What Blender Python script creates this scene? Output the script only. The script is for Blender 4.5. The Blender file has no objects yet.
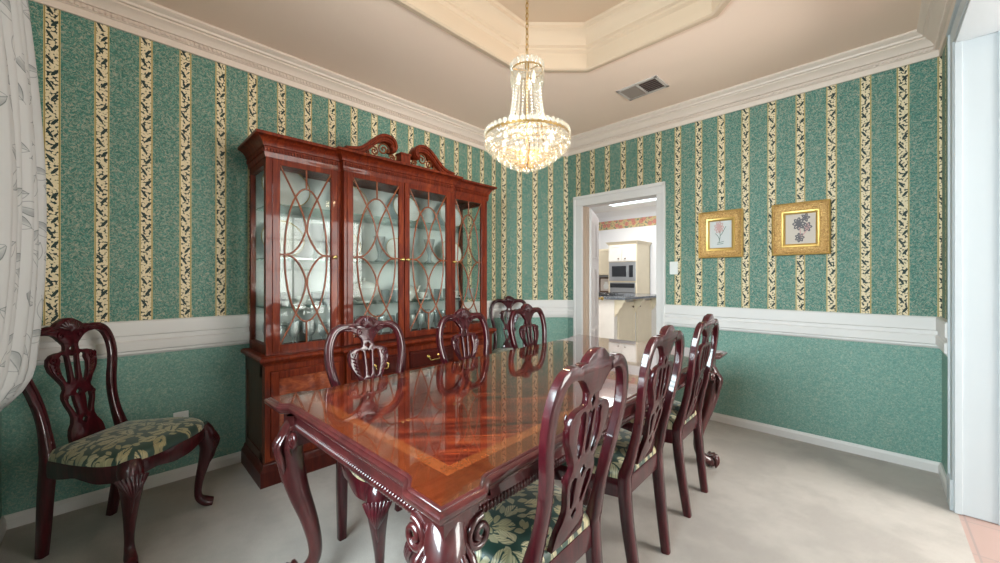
import bpy, bmesh, math, random
from mathutils import Vector, Matrix
PI = math.pi
R = math.radians
random.seed(7)
SC = bpy.context.scene
COL = SC.collection

# ---------------------------------------------------------------- camera, world, light, exposure
YAW = R(44.39)
cd = bpy.data.cameras.new('camera'); cam = bpy.data.objects.new('camera', cd); COL.objects.link(cam)
cam.location = (0, 0, 1.2); cam.rotation_euler = (R(90), 0, YAW)
cd.sensor_width = 36; cd.lens = 381 / 1000 * 36; cd.shift_y = -0.0025; cd.clip_start = 0.02
SC.camera = cam
SC.view_settings.view_transform = 'Standard'; SC.view_settings.look = 'None'
SC.view_settings.gamma = 1; SC.view_settings.use_curve_mapping = False
SC.view_settings.exposure = 0.56
w = bpy.data.worlds.new('world'); SC.world = w; w.use_nodes = True
w.node_tree.nodes['Background'].inputs[0].default_value = (0.75, 0.88, 1.0, 1)
w.node_tree.nodes['Background'].inputs[1].default_value = .6

def area(name, loc, rot, sx, sy, power, color):
    l = bpy.data.lights.new(name, 'AREA'); l.shape = 'RECTANGLE'; l.size = sx; l.size_y = sy
    l.energy = power; l.color = color
    o = bpy.data.objects.new(name, l); COL.objects.link(o); o.location = loc; o.rotation_euler = rot
    return o
# daylight outside the front window, outside the hall window, and the kitchen's luminous ceiling panel
area('daylight_front', (-.85, -0.92, 1.85), (R(-58), 0, PI), 1.7, 1.5, 215, (0.80, 0.93, 1.0))
area('daylight_hall', (2.95, 2.75, 1.45), (0, R(90), 0), 1.9, 2.2, 185, (1.0, 0.95, 0.91))
area('panel_light_kitchen', (-3.1, 6.3, 2.60), (0, 0, 0), 1.4, 1.0, 22, (1.0, 0.97, 0.94))
area('kitchen_fill_light', (-2.9, 4.35, 2.60), (0, 0, 0), 1.2, .8, 34, (1.0, 0.97, 0.94))  # added unseen fill that brightens the island's near face, no fixture there

# ---------------------------------------------------------------- helpers
def catmull(pts, n=6):
    pts = [tuple(p) for p in pts]; out = []
    L = len(pts)
    for i in range(L - 1):
        p0 = pts[max(i - 1, 0)]; p1 = pts[i]; p2 = pts[i + 1]; p3 = pts[min(i + 2, L - 1)]
        for k in range(n):
            t = k / n
            out.append(tuple(0.5 * ((2 * b) + (-a + c) * t + (2 * a - 5 * b + 4 * c - d) * t * t + (-a + 3 * b - 3 * c + d) * t ** 3)
                             for a, b, c, d in zip(p0, p1, p2, p3)))
    out.append(pts[-1]); return out

class MB:
    def __init__(s): s.bm = bmesh.new(); s.mi = 0
    def v(s, *p): return s.bm.verts.new(p)
    def f(s, vs):
        try:
            f = s.bm.faces.new(vs); f.material_index = s.mi; return f
        except ValueError: return None
    def box(s, x0, x1, y0, y1, z0, z1, m=None):
        c = [Vector((x, y, z)) for z in (z0, z1) for y in (y0, y1) for x in (x0, x1)]
        if m: c = [m @ p for p in c]
        a = [s.bm.verts.new(p) for p in c]
        for q in ((0, 2, 3, 1), (4, 5, 7, 6), (0, 1, 5, 4), (2, 6, 7, 3), (0, 4, 6, 2), (1, 3, 7, 5)):
            s.f([a[i] for i in q])
        return s
    def rings(s, rs, closed=True, cap=True):
        """faces between successive lists of points"""
        vv = [[s.bm.verts.new(p) for p in r] for r in rs]
        n = len(vv[0])
        for a, b in zip(vv, vv[1:]):
            for i in range(n if closed else n - 1):
                j = (i + 1) % n
                s.f([a[i], a[j], b[j], b[i]])
        if cap and closed:
            s.f(vv[0][::-1]); s.f(vv[-1])
        return vv
    def tube(s, path, rad, n=10, ref=None, square=False, spl=0):
        """path points with radii (number or (a, b)); square sections are rounded rectangles"""
        if spl:
            rr = [(q if isinstance(q, tuple) else (q, q)) for q in (rad if isinstance(rad, list) else [rad] * len(path))]
            both = catmull([tuple(p) + r for p, r in zip(path, rr)], spl)
            path = [b[:3] for b in both]; rad = [b[3:] for b in both]
        P = [Vector(p) for p in path]
        if not isinstance(rad, list): rad = [rad] * len(P)
        rings = []; prev = None
        for i, p in enumerate(P):
            t = (P[min(i + 1, len(P) - 1)] - P[max(i - 1, 0)])
            if t.length < 1e-9: t = Vector((0, 0, 1))
            t.normalize()
            if ref is not None:
                a = t.cross(Vector(ref))
            else:
                if prev is None:
                    q = Vector((0, 1, 0)) if abs(t.y) < .9 else Vector((1, 0, 0))
                    a = t.cross(q)
                else: a = prev - t * prev.dot(t)
            if a.length < 1e-6: a = prev or Vector((1, 0, 0))
            a.normalize(); prev = a
            b = a.cross(t)
            ra, rb = rad[i] if isinstance(rad[i], tuple) else (rad[i], rad[i])
            ring = []
            if square:
                k = .72
                for u, v in ((1, -k), (1, k), (k, 1), (-k, 1), (-1, k), (-1, -k), (-k, -1), (k, -1)):
                    ring.append(p + a * ra * u + b * rb * v)
            else:
                for j in range(n):
                    th = 2 * PI * j / n
                    ring.append(p + a * ra * math.cos(th) + b * rb * math.sin(th))
            rings.append(ring)
        s.rings(rings); return s
    def lathe(s, prof, n=24, c=(0, 0, 0), m=None):
        """prof [(r, z)] about the z axis"""
        rs = []
        for r, z in prof:
            ring = [Vector((r * math.cos(2 * PI * k / n), r * math.sin(2 * PI * k / n), z)) for k in range(n)]
            ring = [(m @ p if m else p) + Vector(c) for p in ring]
            rs.append(ring)
        s.rings(rs, cap=prof[0] != prof[-1]); return s
    def ball(s, c, r, sc=(1, 1, 1), seg=10, rg=6, m=None):
        prof = [(max(1e-4, r * math.sin(PI * k / rg)), -r * math.cos(PI * k / rg)) for k in range(rg + 1)]
        mm = Matrix.Diagonal((*sc, 1)).to_3x3()
        if m is not None: mm = m @ mm
        return s.lathe(prof, seg, c, mm)
    def prism(s, poly, a, b, f):
        """polygon of 2D points made solid; f(u, v, w) -> point, w runs from a to b"""
        lo = [s.bm.verts.new(f(u, v, a)) for u, v in poly]
        hi = [s.bm.verts.new(f(u, v, b)) for u, v in poly]
        n = len(poly)
        for i in range(n): s.f([lo[i], lo[(i + 1) % n], hi[(i + 1) % n], hi[i]])
        s.f(lo[::-1]); s.f(hi); return s
    def sweep(s, path, prof, closed=False):
        """closed profile of (offset to the left of the path, z) swept along a 2D path with mitres"""
        n = len(path); P = [Vector(p) for p in path]; rs = []
        for i in range(n):
            if closed or 0 < i < n - 1:
                d0 = (P[i] - P[i - 1]).normalized(); d1 = (P[(i + 1) % n] - P[i]).normalized()
            elif i == 0: d0 = d1 = (P[1] - P[0]).normalized()
            else: d0 = d1 = (P[-1] - P[-2]).normalized()
            n0 = Vector((-d0.y, d0.x)); n1 = Vector((-d1.y, d1.x))
            m = n0 + n1; m = m / max(.2, m.dot(n0))
            rs.append([(P[i].x + m.x * o, P[i].y + m.y * o, z) for o, z in prof])
        if closed: rs.append(rs[0])
        s.rings(rs, cap=not closed); return s
    def build(s, name, mats, parent=None, smooth=35, bevel=0, kind=None, loc=None):
        bmesh.ops.recalc_face_normals(s.bm, faces=s.bm.faces)
        me = bpy.data.meshes.new(name); s.bm.to_mesh(me); s.bm.free()
        for m in (mats if isinstance(mats, (list, tuple)) else [mats]): me.materials.append(m)
        if smooth:
            for p in me.polygons: p.use_smooth = True
            me.set_sharp_from_angle(angle=R(smooth))
        o = bpy.data.objects.new(name, me); COL.objects.link(o)
        if parent: o.parent = parent
        if bevel:
            b = o.modifiers.new('bevel', 'BEVEL'); b.width = bevel; b.segments = 2; b.limit_method = 'ANGLE'; b.angle_limit = R(40)
        if kind: o['kind'] = kind
        if loc: o.location = loc
        return o

def fill2d(loops, ext, bev, f, name, mat, parent, smooth=40):
    """flat shape with holes from closed 2D loops, given thickness and rounded edges, then bent by f(u, v, w)"""
    cu = bpy.data.curves.new(name, 'CURVE'); cu.dimensions = '2D'; cu.fill_mode = 'BOTH'
    cu.extrude = ext; cu.bevel_depth = bev; cu.bevel_resolution = 1; cu.offset = -bev
    for lp in loops:
        sp = cu.splines.new('POLY'); sp.points.add(len(lp) - 1); sp.use_cyclic_u = True
        for q, (u, v) in zip(sp.points, lp): q.co = (u, v, 0, 1)
    t = bpy.data.objects.new('t', cu); COL.objects.link(t)
    dg = bpy.context.evaluated_depsgraph_get(); dg.update()
    me = bpy.data.meshes.new_from_object(t.evaluated_get(dg))
    bpy.data.objects.remove(t); bpy.data.curves.remove(cu)
    bm = bmesh.new(); bm.from_mesh(me)
    bmesh.ops.remove_doubles(bm, verts=bm.verts, dist=1e-5)
    for v in bm.verts: v.co = Vector(f(*v.co))
    bmesh.ops.recalc_face_normals(bm, faces=bm.faces)
    bm.to_mesh(me); bm.free(); me.name = name
    me.materials.clear(); me.materials.append(mat)
    for p in me.polygons: p.use_smooth = True
    me.set_sharp_from_angle(angle=R(smooth))
    o = bpy.data.objects.new(name, me); COL.objects.link(o)
    if parent: o.parent = parent
    return o

def thing(name, label, cat, loc=(0, 0, 0), rz=0, group=None):
    o = bpy.data.objects.new(name, None); COL.objects.link(o); o.empty_display_size = .1
    o.location = loc; o.rotation_euler = (0, 0, rz); return tag(o, label, cat, group)
def tag(o, label, cat, group=None):
    o['label'] = label; o['category'] = cat
    if group: o['group'] = group
    return o
def dup(o, parent=None):
    c = o.copy(); COL.objects.link(c)
    if parent: c.parent = parent
    for ch in list(o.children): dup(ch, c)
    return c
def mirror_loop(h):
    """half outline (u >= 0, listed top to bottom) -> closed loop"""
    return h + [(-u, v) for u, v in h[::-1] if u > 1e-6]
def ell(cx, cy, a, b, n=14, rot=0):
    return [(cx + a * math.cos(t) * math.cos(rot) - b * math.sin(t) * math.sin(rot),
             cy + a * math.cos(t) * math.sin(rot) + b * math.sin(t) * math.cos(rot)) for t in [2 * PI * k / n for k in range(n)]]

# ---------------------------------------------------------------- materials
class NT:
    def __init__(s, name):
        s.m = bpy.data.materials.new(name); s.m.use_nodes = True; s.t = s.m.node_tree; s.t.nodes.clear()
        s.out = s.t.nodes.new('ShaderNodeOutputMaterial')
    def n(s, typ, **kw):
        nd = s.t.nodes.new('ShaderNode' + typ)
        for k, v in kw.items(): setattr(nd, k, v)
        return nd
    def put(s, sock, v):
        if isinstance(v, bpy.types.NodeSocket): s.t.links.new(v, sock)
        elif isinstance(v, (tuple, list)) and len(v) == 3 and sock.type == 'RGBA': sock.default_value = (*v, 1)
        else: sock.default_value = v
    def math(s, op, a, b=None, c=None):
        nd = s.n('Math', operation=op); s.put(nd.inputs[0], a)
        if b is not None: s.put(nd.inputs[1], b)
        if c is not None: s.put(nd.inputs[2], c)
        return nd.outputs[0]
    def mix(s, f, a, b):
        nd = s.n('Mix', data_type='RGBA'); s.put(nd.inputs[0], f); s.put(nd.inputs[6], a); s.put(nd.inputs[7], b); return nd.outputs[2]
    def smooth(s, x, lo, hi, a=0., b=1.):
        nd = s.n('MapRange', interpolation_type='SMOOTHSTEP'); s.put(nd.inputs[0], x)
        for i, q in ((1, lo), (2, hi), (3, a), (4, b)): nd.inputs[i].default_value = q
        return nd.outputs[0]
    def coord(s, which='Object', scale=(1, 1, 1), rot=(0, 0, 0)):
        tc = s.n('TexCoord'); mp = s.n('Mapping'); s.t.links.new(tc.outputs[which], mp.inputs[0])
        mp.inputs['Scale'].default_value = scale; mp.inputs['Rotation'].default_value = rot
        return mp.outputs[0]
    def noise(s, vec, scale, detail=3, rough=.55, dist=0):
        nd = s.n('TexNoise'); s.put(nd.inputs['Vector'], vec); nd.inputs['Scale'].default_value = scale
        nd.inputs['Detail'].default_value = detail; nd.inputs['Roughness'].default_value = rough; nd.inputs['Distortion'].default_value = dist
        return nd.outputs[0]
    def ramp(s, f, stops):
        nd = s.n('ValToRGB'); s.put(nd.inputs[0], f); e = nd.color_ramp.elements
        while len(e) < len(stops): e.new(.5)
        for q, (p, c) in zip(e, stops): q.position = p; q.color = (*c, 1)
        return nd.outputs[0]
    def bump(s, h, strength=.3, dist=.01):
        nd = s.n('Bump'); s.put(nd.inputs['Height'], h); nd.inputs['Strength'].default_value = strength; nd.inputs['Distance'].default_value = dist
        return nd.outputs[0]
    def bsdf(s, color, rough=.5, metal=0, coat=0, coat_rough=.05, normal=None, spec=.5, ior=1.5, trans=0, sheen=0):
        b = s.n('BsdfPrincipled'); s.put(b.inputs['Base Color'], color); s.put(b.inputs['Roughness'], rough)
        s.put(b.inputs['Metallic'], metal); s.put(b.inputs['Coat Weight'], coat); s.put(b.inputs['Coat Roughness'], coat_rough)
        s.put(b.inputs['Specular IOR Level'], spec); s.put(b.inputs['IOR'], ior); s.put(b.inputs['Transmission Weight'], trans)
        s.put(b.inputs['Sheen Weight'], sheen)
        if normal is not None: s.put(b.inputs['Normal'], normal)
        s.t.links.new(b.outputs[0], s.out.inputs[0]); return s.m

def plain(name, color, rough=.5, metal=0, coat=0, spec=.5, vary=.06):
    t = NT(name); n = t.noise(t.coord('Object'), 9, 3)
    c = t.mix(n, tuple(q * (1 - vary) for q in color), tuple(min(1, q * (1 + vary)) for q in color))
    return t.bsdf(c, rough, metal, coat, spec=spec)

def wood(name, dark, mid, light, scale=(14, 14, 1.6), rough=.3, coat=.6, coat_rough=.06, freq=2.2, dist=1.2, spec=.5):
    t = NT(name); v = t.coord('Object', scale)
    n = t.noise(v, freq, 5, .6, dist); n2 = t.noise(t.coord('Object', tuple(q * 5 for q in scale)), freq, 3)
    f = t.math('ADD', t.math('MULTIPLY', n, .8), t.math('MULTIPLY', n2, .2))
    c = t.ramp(f, [(.3, dark), (.5, mid), (.72, light)])
    return t.bsdf(c, rough, 0, coat, coat_rough, spec=spec)

M = {}
M['chair_wood'] = wood('dark_cherry', (.017, .0015, .003), (.042, .003, .006), (.080, .006, .010), rough=.42, coat=.9, coat_rough=.07, spec=.12)
M['cab_wood'] = wood('red_mahogany', (.055, .005, .002), (.135, .015, .004), (.26, .042, .009), rough=.45, coat=.22, coat_rough=.05, spec=.15)
M['cab_dark'] = wood('dark_mahogany', (.030, .004, .003), (.065, .008, .005), (.10, .014, .006), rough=.45, coat=.22, spec=.15)
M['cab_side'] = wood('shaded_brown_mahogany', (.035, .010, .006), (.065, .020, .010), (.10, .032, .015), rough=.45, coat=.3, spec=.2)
M['flame'] = wood('flame_veneer', (.09, .010, .004), (.26, .045, .012), (.46, .12, .03), scale=(3, 3, 6), freq=2.0, dist=3.0, rough=.25, coat=.8)
M['mullion'] = wood('mullion_wood', (.13, .028, .008), (.22, .052, .015), (.31, .085, .025), rough=.4, coat=.5, spec=.3)
M['table_edge'] = wood('table_edge_wood', (.022, .003, .004), (.048, .006, .007), (.082, .012, .011), scale=(7, 7, 2), rough=.35, spec=.3, coat=1, coat_rough=.08)
M['crossband_y'] = wood('crossband_end', (.070, .012, .004), (.105, .019, .006), (.145, .030, .009), scale=(30, 1.5, 4), rough=.12, coat=1, coat_rough=.02, spec=.2)
M['crossband_x'] = wood('crossband_side', (.055, .011, .004), (.085, .018, .006), (.12, .028, .009), scale=(1.5, 30, 4), rough=.12, coat=1, coat_rough=.02, spec=.2)
M['satin_strip'] = wood('inlay_strip', (.13, .027, .008), (.17, .039, .011), (.22, .055, .016), scale=(10, 10, 4), rough=.12, coat=1, coat_rough=.02, spec=.2)
def table_field():
    t = NT('flame_mahogany_top'); v = t.coord('Object', (1, 1, 1))
    sx = t.n('SeparateXYZ'); t.put(sx.inputs[0], v)
    ax = t.math('ABSOLUTE', sx.outputs[0])
    cb = t.n('CombineXYZ'); t.put(cb.inputs[0], ax); t.put(cb.inputs[1], t.math('SUBTRACT', sx.outputs[1], t.math('MULTIPLY', ax, 1.1)))
    mp = t.n('Mapping'); t.put(mp.inputs[0], cb.outputs[0]); mp.inputs['Scale'].default_value = (1.6, 6, 1)
    n = t.noise(mp.outputs[0], 1.7, 6, .62, 1.6)
    c = t.ramp(n, [(.30, (.014, .003, .002)), (.45, (.055, .007, .004)), (.57, (.13, .017, .007)), (.72, (.27, .050, .013))])
    return t.bsdf(c, .12, 0, 1, .015, spec=.2)
M['table_field'] = table_field()

def trim_paint(name, c, rough=.45):
    t = NT(name); n = t.noise(t.coord('Object'), 5, 3)
    return t.bsdf(t.mix(n, tuple(q * .97 for q in c), c), rough)
M['trim'] = trim_paint('trim_white', (.72, .68, .66))
M['trim_cream'] = trim_paint('trim_cream', (.80, .70, .58))
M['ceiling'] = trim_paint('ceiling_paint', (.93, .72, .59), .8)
M['tray'] = trim_paint('tray_warm_lit', (.64, .48, .345), .8)  # chandelier's warm glow in the tray put into the colour
M['crown'] = trim_paint('crown_warm_lit', (.74, .61, .52))  # trim colour warmed to carry the warm light near the ceiling
M['jamb'] = trim_paint('jamb_daylit', (.52, .55, .57))  # white trim greyed and blued: daylight on the reveal put into the colour
M['jamb_shaded'] = trim_paint('jamb_shaded', (.50, .38, .29))  # left door jamb's warm shade painted in as tan
M['white_wall'] = trim_paint('white_wall', (.80, .80, .80), .7)
M['kitchen_wall'] = trim_paint('kitchen_wall', (.84, .84, .86), .7)

def leaf_cells(t, uv, scale, aspect=2.4, size=.42, rand=1.0):
    """local coordinates of a leaf sitting in each voronoi cell: (across, along) scaled so the leaf is the unit lens"""
    vo = t.n('TexVoronoi', voronoi_dimensions='2D'); t.put(vo.inputs['Vector'], uv); vo.inputs['Scale'].default_value = scale
    vo.inputs['Randomness'].default_value = rand
    sc = t.n('VectorMath', operation='SCALE'); t.put(sc.inputs[0], uv); sc.inputs['Scale'].default_value = scale
    ps = t.n('VectorMath', operation='SCALE'); t.put(ps.inputs[0], vo.outputs['Position']); ps.inputs['Scale'].default_value = scale
    d = t.n('VectorMath', operation='SUBTRACT'); t.put(d.inputs[0], sc.outputs[0]); t.put(d.inputs[1], ps.outputs[0])
    sep = t.n('SeparateColor'); t.put(sep.inputs[0], vo.outputs['Color'])
    ang = t.math('MULTIPLY', sep.outputs[0], 6.283)
    rt = t.n('VectorRotate', rotation_type='Z_AXIS'); t.put(rt.inputs['Vector'], d.outputs[0]); t.put(rt.inputs['Angle'], ang)
    sx = t.n('SeparateXYZ'); t.put(sx.inputs[0], rt.outputs[0])
    al = t.math('DIVIDE', sx.outputs[0], size)
    ac = t.math('DIVIDE', sx.outputs[1], size / aspect)
    # lens: |across| < 1 - along^2
    edge = t.math('ADD', t.math('ABSOLUTE', ac), t.math('MULTIPLY', al, al))
    return al, ac, edge, sep.outputs[1]

def wallpaper(name, striped=True):
    t = NT(name)
    uv = t.n('UVMap').outputs[0]
    sx = t.n('SeparateXYZ'); t.put(sx.inputs[0], uv); u, v = sx.outputs[0], sx.outputs[1]
    # field: teal ground with fine crackled gold-green vermicelli
    n1 = t.noise(uv, 40, 1.5, .55, 1.8); n2 = t.noise(uv, 85, 2, .6, .8); n3 = t.noise(uv, 3.2, 3)
    worm = t.smooth(t.math('ABSOLUTE', t.math('SUBTRACT', n1, .5)), .0, .05, 1, 0)
    base = t.mix(n3, (.036, .128, .098), (.052, .172, .132))
    base = t.mix(t.smooth(n2, .4, .65), base, (.11, .27, .215))
    field = t.mix(t.math('MULTIPLY', worm, .75), base, (.46, .41, .31))
    field = t.mix(t.smooth(n2, .58, .70, 0, .6), field, (.38, .33, .25))
    col = field if striped else t.mix(.40, field, (.28, .48, .42)); hgt = worm  # plain paper lightened: brighter light on the lower walls put into its colour
    if striped:
        P = .1750
        fr = t.math('SUBTRACT', t.math('FRACT', t.math('ADD', t.math('DIVIDE', u, P), .5)), .5)
        sd = t.math('MULTIPLY', fr, P); ab = t.math('ABSOLUTE', sd)
        instr = t.math('LESS_THAN', ab, .0285); incore = t.math('LESS_THAN', ab, .0215)
        line = t.math('GREATER_THAN', t.math('ABSOLUTE', t.math('SUBTRACT', ab, .0250)), .0016)
        gold = t.mix(line, (.26, .18, .05), (.66, .50, .22))
        # blossoms on black, slanted black leaves between them
        vo = t.n('TexVoronoi', voronoi_dimensions='2D'); t.put(vo.inputs['Vector'], uv); vo.inputs['Scale'].default_value = 85
        fl = t.smooth(vo.outputs['Distance'], .52, .63, 1, 0)
        PV = .125
        def leaf(shift, cs, slope):
            ph = t.math('MULTIPLY', t.math('SUBTRACT', t.math('FRACT', t.math('ADD', t.math('DIVIDE', v, PV), shift)), .5), PV)
            ds = t.math('SUBTRACT', sd, cs)
            a = t.math('ABSOLUTE', t.math('SUBTRACT', ph, t.math('MULTIPLY', ds, slope)))
            wd = t.math('SUBTRACT', .0125, t.math('MULTIPLY', t.math('ABSOLUTE', ds), .6))
            return t.math('MULTIPLY', t.math('LESS_THAN', a, wd), t.math('LESS_THAN', t.math('ABSOLUTE', ds), .0125))
        lv = t.math('MAXIMUM', leaf(0, -.008, -1.4), leaf(.5, .009, 1.1))
        vm = 0.0
        cm = t.math('MAXIMUM', t.math('MULTIPLY', fl, t.math('SUBTRACT', 1, lv)), vm)
        core = t.mix(cm, (.010, .028, .024), t.mix(n2, (.62, .50, .30), (.85, .72, .50)))
        st = t.mix(incore, gold, core)
        col = t.mix(instr, field, st)
    return t.bsdf(col, .55, normal=t.bump(hgt, .12, .002), spec=.35)
M['paper'] = wallpaper('striped_wallpaper'); M['paper_low'] = wallpaper('plain_wallpaper_lit', False)

def carpet():
    t = NT('carpet'); v = t.coord('Object')
    n = t.noise(v, 260, 3, .7); n2 = t.noise(v, 2.3, 4, .6); n3 = t.noise(v, 28, 3, .6)
    c = t.mix(t.smooth(n2, .38, .62), (.36, .31, .28), (.49, .43, .39)); c = t.mix(t.math('MULTIPLY', n3, .35), c, (.29, .25, .22)); c = t.mix(t.smooth(n, .35, .7, 0, .5), c, (.54, .48, .43))
    return t.bsdf(c, .95, normal=t.bump(t.math('ADD', n, t.math('MULTIPLY', n3, .6)), .6, .006), spec=.1, sheen=.2)
M['carpet'] = carpet()
def tile(name, c, grout, size):
    t = NT(name); v = t.coord('Object')
    br = t.n('TexBrick', offset=0.0, squash=1.0); t.put(br.inputs['Vector'], v); br.inputs['Scale'].default_value = 1
    br.inputs['Brick Width'].default_value = size; br.inputs['Row Height'].default_value = size; br.inputs['Mortar Size'].default_value = .004
    t.put(br.inputs['Color1'], c); t.put(br.inputs['Color2'], tuple(q * .93 for q in c)); t.put(br.inputs['Mortar'], grout)
    c2 = t.mix(t.math('MULTIPLY', t.noise(v, 6, 4), .3), br.outputs[0], tuple(q * .8 for q in c))
    return t.bsdf(c2, .35)
M['hall_tile'] = tile('hall_tile', (.44, .29, .25), (.32, .24, .22), .33)
M['kitchen_tile'] = tile('kitchen_tile', (.66, .62, .58), (.45, .42, .4), .3)

def damask():
    t = NT('damask'); v = t.coord('Object')
    w1 = t.n('VectorMath', operation='SCALE'); nz = t.n('TexNoise'); t.put(nz.inputs['Vector'], v); nz.inputs['Scale'].default_value = 14
    t.put(w1.inputs[0], nz.outputs['Color']); w1.inputs['Scale'].default_value = .03
    vv = t.n('VectorMath', operation='ADD'); t.put(vv.inputs[0], v); t.put(vv.inputs[1], w1.outputs[0]); uv = vv.outputs[0]
    al, ac, e1, r1 = leaf_cells(t, uv, 14, 1.6, .52)
    off = t.n('VectorMath', operation='ADD'); t.put(off.inputs[0], uv); off.inputs[1].default_value = (.031, .017, 0)
    al2, ac2, e2, r2 = leaf_cells(t, off.outputs[0], 27, 1.7, .55)
    vein = t.math('MULTIPLY', t.smooth(t.math('ABSOLUTE', ac), .08, .16), t.smooth(t.math('ABSOLUTE', t.math('SINE', t.math('MULTIPLY', t.math('ADD', t.math('ABSOLUTE', ac), al), 9))), .15, .4))
    m1 = t.math('MULTIPLY', t.smooth(e1, .82, .98, 1, 0), vein)
    m2 = t.math('MULTIPLY', t.smooth(e2, .70, .85, 1, 0), .75)
    m = t.math('MAXIMUM', m1, m2)
    ground = t.mix(t.noise(v, 4, 2), (.006, .028, .020), (.012, .055, .038))
    c = t.mix(m, ground, t.mix(r1, (.42, .34, .17), (.55, .48, .30)))
    return t.bsdf(c, .38, normal=t.bump(m, .15, .003), sheen=.3)
M['damask'] = damask()

def curtain_cloth():
    t = NT('curtain_cloth'); uv = t.n('UVMap').outputs[0]
    al, ac, e, r = leaf_cells(t, uv, 9.5, 1.9, .46)
    inside = t.smooth(e, .94, 1.0, 1, 0)
    outline = t.math('MULTIPLY', t.smooth(t.math('ABSOLUTE', t.math('SUBTRACT', e, .96)), .03, .09, 1, 0), 1)
    vein = t.math('MULTIPLY', t.smooth(t.math('ABSOLUTE', ac), .03, .08, 1, 0), t.math('LESS_THAN', t.math('ABSOLUTE', al), 1.25))
    shade = t.math('MULTIPLY', inside, t.smooth(t.math('ADD', ac, t.math('MULTIPLY', t.noise(uv, 30, 3), .8)), .1, 1.0))
    show = t.math('GREATER_THAN', r, .12)
    k = t.math('MULTIPLY', show, t.math('MINIMUM', 1, t.math('ADD', t.math('MULTIPLY', outline, .55), t.math('ADD', t.math('MULTIPLY', vein, .5), t.math('MULTIPLY', shade, .5)))))
    c = t.mix(k, (.50, .49, .485), (.13, .145, .145))
    b = t.n('BsdfPrincipled'); t.put(b.inputs['Base Color'], c); b.inputs['Roughness'].default_value = .85
    tr = t.n('BsdfTranslucent'); t.put(tr.inputs[0], c)
    mx = t.n('MixShader'); mx.inputs[0].default_value = .05; t.t.links.new(b.outputs[0], mx.inputs[1]); t.t.links.new(tr.outputs[0], mx.inputs[2])
    t.t.links.new(mx.outputs[0], t.out.inputs[0]); return t.m
M['curtain'] = curtain_cloth()

def glass(name, tint=(.97, .99, .98), refl=.08, rough=.0, diff=0.0, grazing=.45):
    """thin clear glass: mostly see-through, mirror-like at grazing angles"""
    t = NT(name); tr = t.n('BsdfTransparent'); t.put(tr.inputs[0], tint)
    gl = t.n('BsdfGlossy'); gl.inputs['Roughness'].default_value = rough
    lw = t.n('LayerWeight'); lw.inputs[0].default_value = .5
    f = t.math('ADD', refl, t.math('MULTIPLY', t.math('POWER', lw.outputs['Facing'], 3), grazing))
    mx = t.n('MixShader'); t.put(mx.inputs[0], f); t.t.links.new(tr.outputs[0], mx.inputs[1]); t.t.links.new(gl.outputs[0], mx.inputs[2])
    res = mx.outputs[0]
    if diff:
        df = t.n('BsdfTranslucent'); t.put(df.inputs[0], (.95, .97, .95)); dd = t.n('BsdfDiffuse'); t.put(dd.inputs[0], (.95, .97, .95))
        m0 = t.n('MixShader'); m0.inputs[0].default_value = .5; t.t.links.new(df.outputs[0], m0.inputs[1]); t.t.links.new(dd.outputs[0], m0.inputs[2])
        m2 = t.n('MixShader'); m2.inputs[0].default_value = diff; t.t.links.new(res, m2.inputs[1]); t.t.links.new(m0.outputs[0], m2.inputs[2]); res = m2.outputs[0]
    t.t.links.new(res, t.out.inputs[0]); return t.m
M['pane'] = glass('pane_glass', (.96, .985, .975), .014)
M['shelf_glass'] = glass('shelf_glass', (.80, .93, .89), .12)
M['goblet_glass'] = glass('goblet_glass', (.92, .97, .97), .12, .03, .32, .6)
M['bead'] = glass('crystal_bead', (1.0, .98, .93), .10, .12, .22, .3)
M['crystal'] = glass('crystal', (1.0, .98, .93), .10, .10, .10, .3)
M['picture_glass'] = glass('picture_glass', (.99, .99, .99), .006, .0, 0, .03)
def emit(name, c, s):
    t = NT(name); e = t.n('Emission'); t.put(e.inputs[0], c); e.inputs[1].default_value = s
    t.t.links.new(e.outputs[0], t.out.inputs[0]); return t.m
M['bulb'] = emit('bulb_glow', (1, .88, .66), 1.8); M['panel'] = emit('panel_glow', (.80, .96, 1.0), 2.4)
M['gold'] = plain('gold_leaf', (.64, .42, .13), .35, .75)
M['gold_carved'] = None
def gold_carved():
    t = NT('carved_gold'); v = t.coord('Object'); n = t.noise(v, 85, 4, .65, 1.0)
    c = t.ramp(n, [(.3, (.24, .11, .03)), (.5, (.48, .27, .09)), (.7, (.70, .46, .17))])
    return t.bsdf(c, .42, .55, normal=t.bump(n, .8, .006))
M['gold_carved'] = gold_carved()
M['brass'] = plain('brass', (.62, .45, .16), .25, .95)
M['chain_gold'] = plain('chain_gold', (.50, .30, .09), .3, .9)
M['mirror'] = plain('pale_back', (.70, .72, .70), .32, 0.0, spec=.3, vary=.02)
M['china'] = plain('china', (.78, .77, .73), .15, coat=.5)
M['china_gold'] = plain('china_rim', (.50, .36, .14), .3, .6)
M['plastic'] = plain('white_plastic', (.78, .77, .75), .35)
M['slot'] = plain('dark_slot', (.02, .02, .02), .6)
M['vent_dark'] = plain('vent_shadow', (.10, .055, .05), .8)
M['vent'] = plain('vent_paint', (.60, .53, .49), .5)
M['vent_grey'] = plain('vent_blade', (.30, .24, .20), .6)
M['cabinet_cream'] = plain('cream_cabinet', (.78, .68, .50), .5)
M['cabinet_white'] = plain('pale_cabinet', (.80, .76, .69), .5)
M['steel'] = plain('steel', (.45, .46, .47), .3, .8)
M['black_glass'] = plain('black_glass', (.02, .022, .026), .08)
M['paper_print'] = None
M['ink_pink'] = plain('ink_pink', (.58, .36, .34), .9); M['ink_grey'] = plain('ink_grey', (.16, .15, .16), .9); M['ink_green'] = plain('ink_green', (.13, .20, .16), .9)
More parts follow.
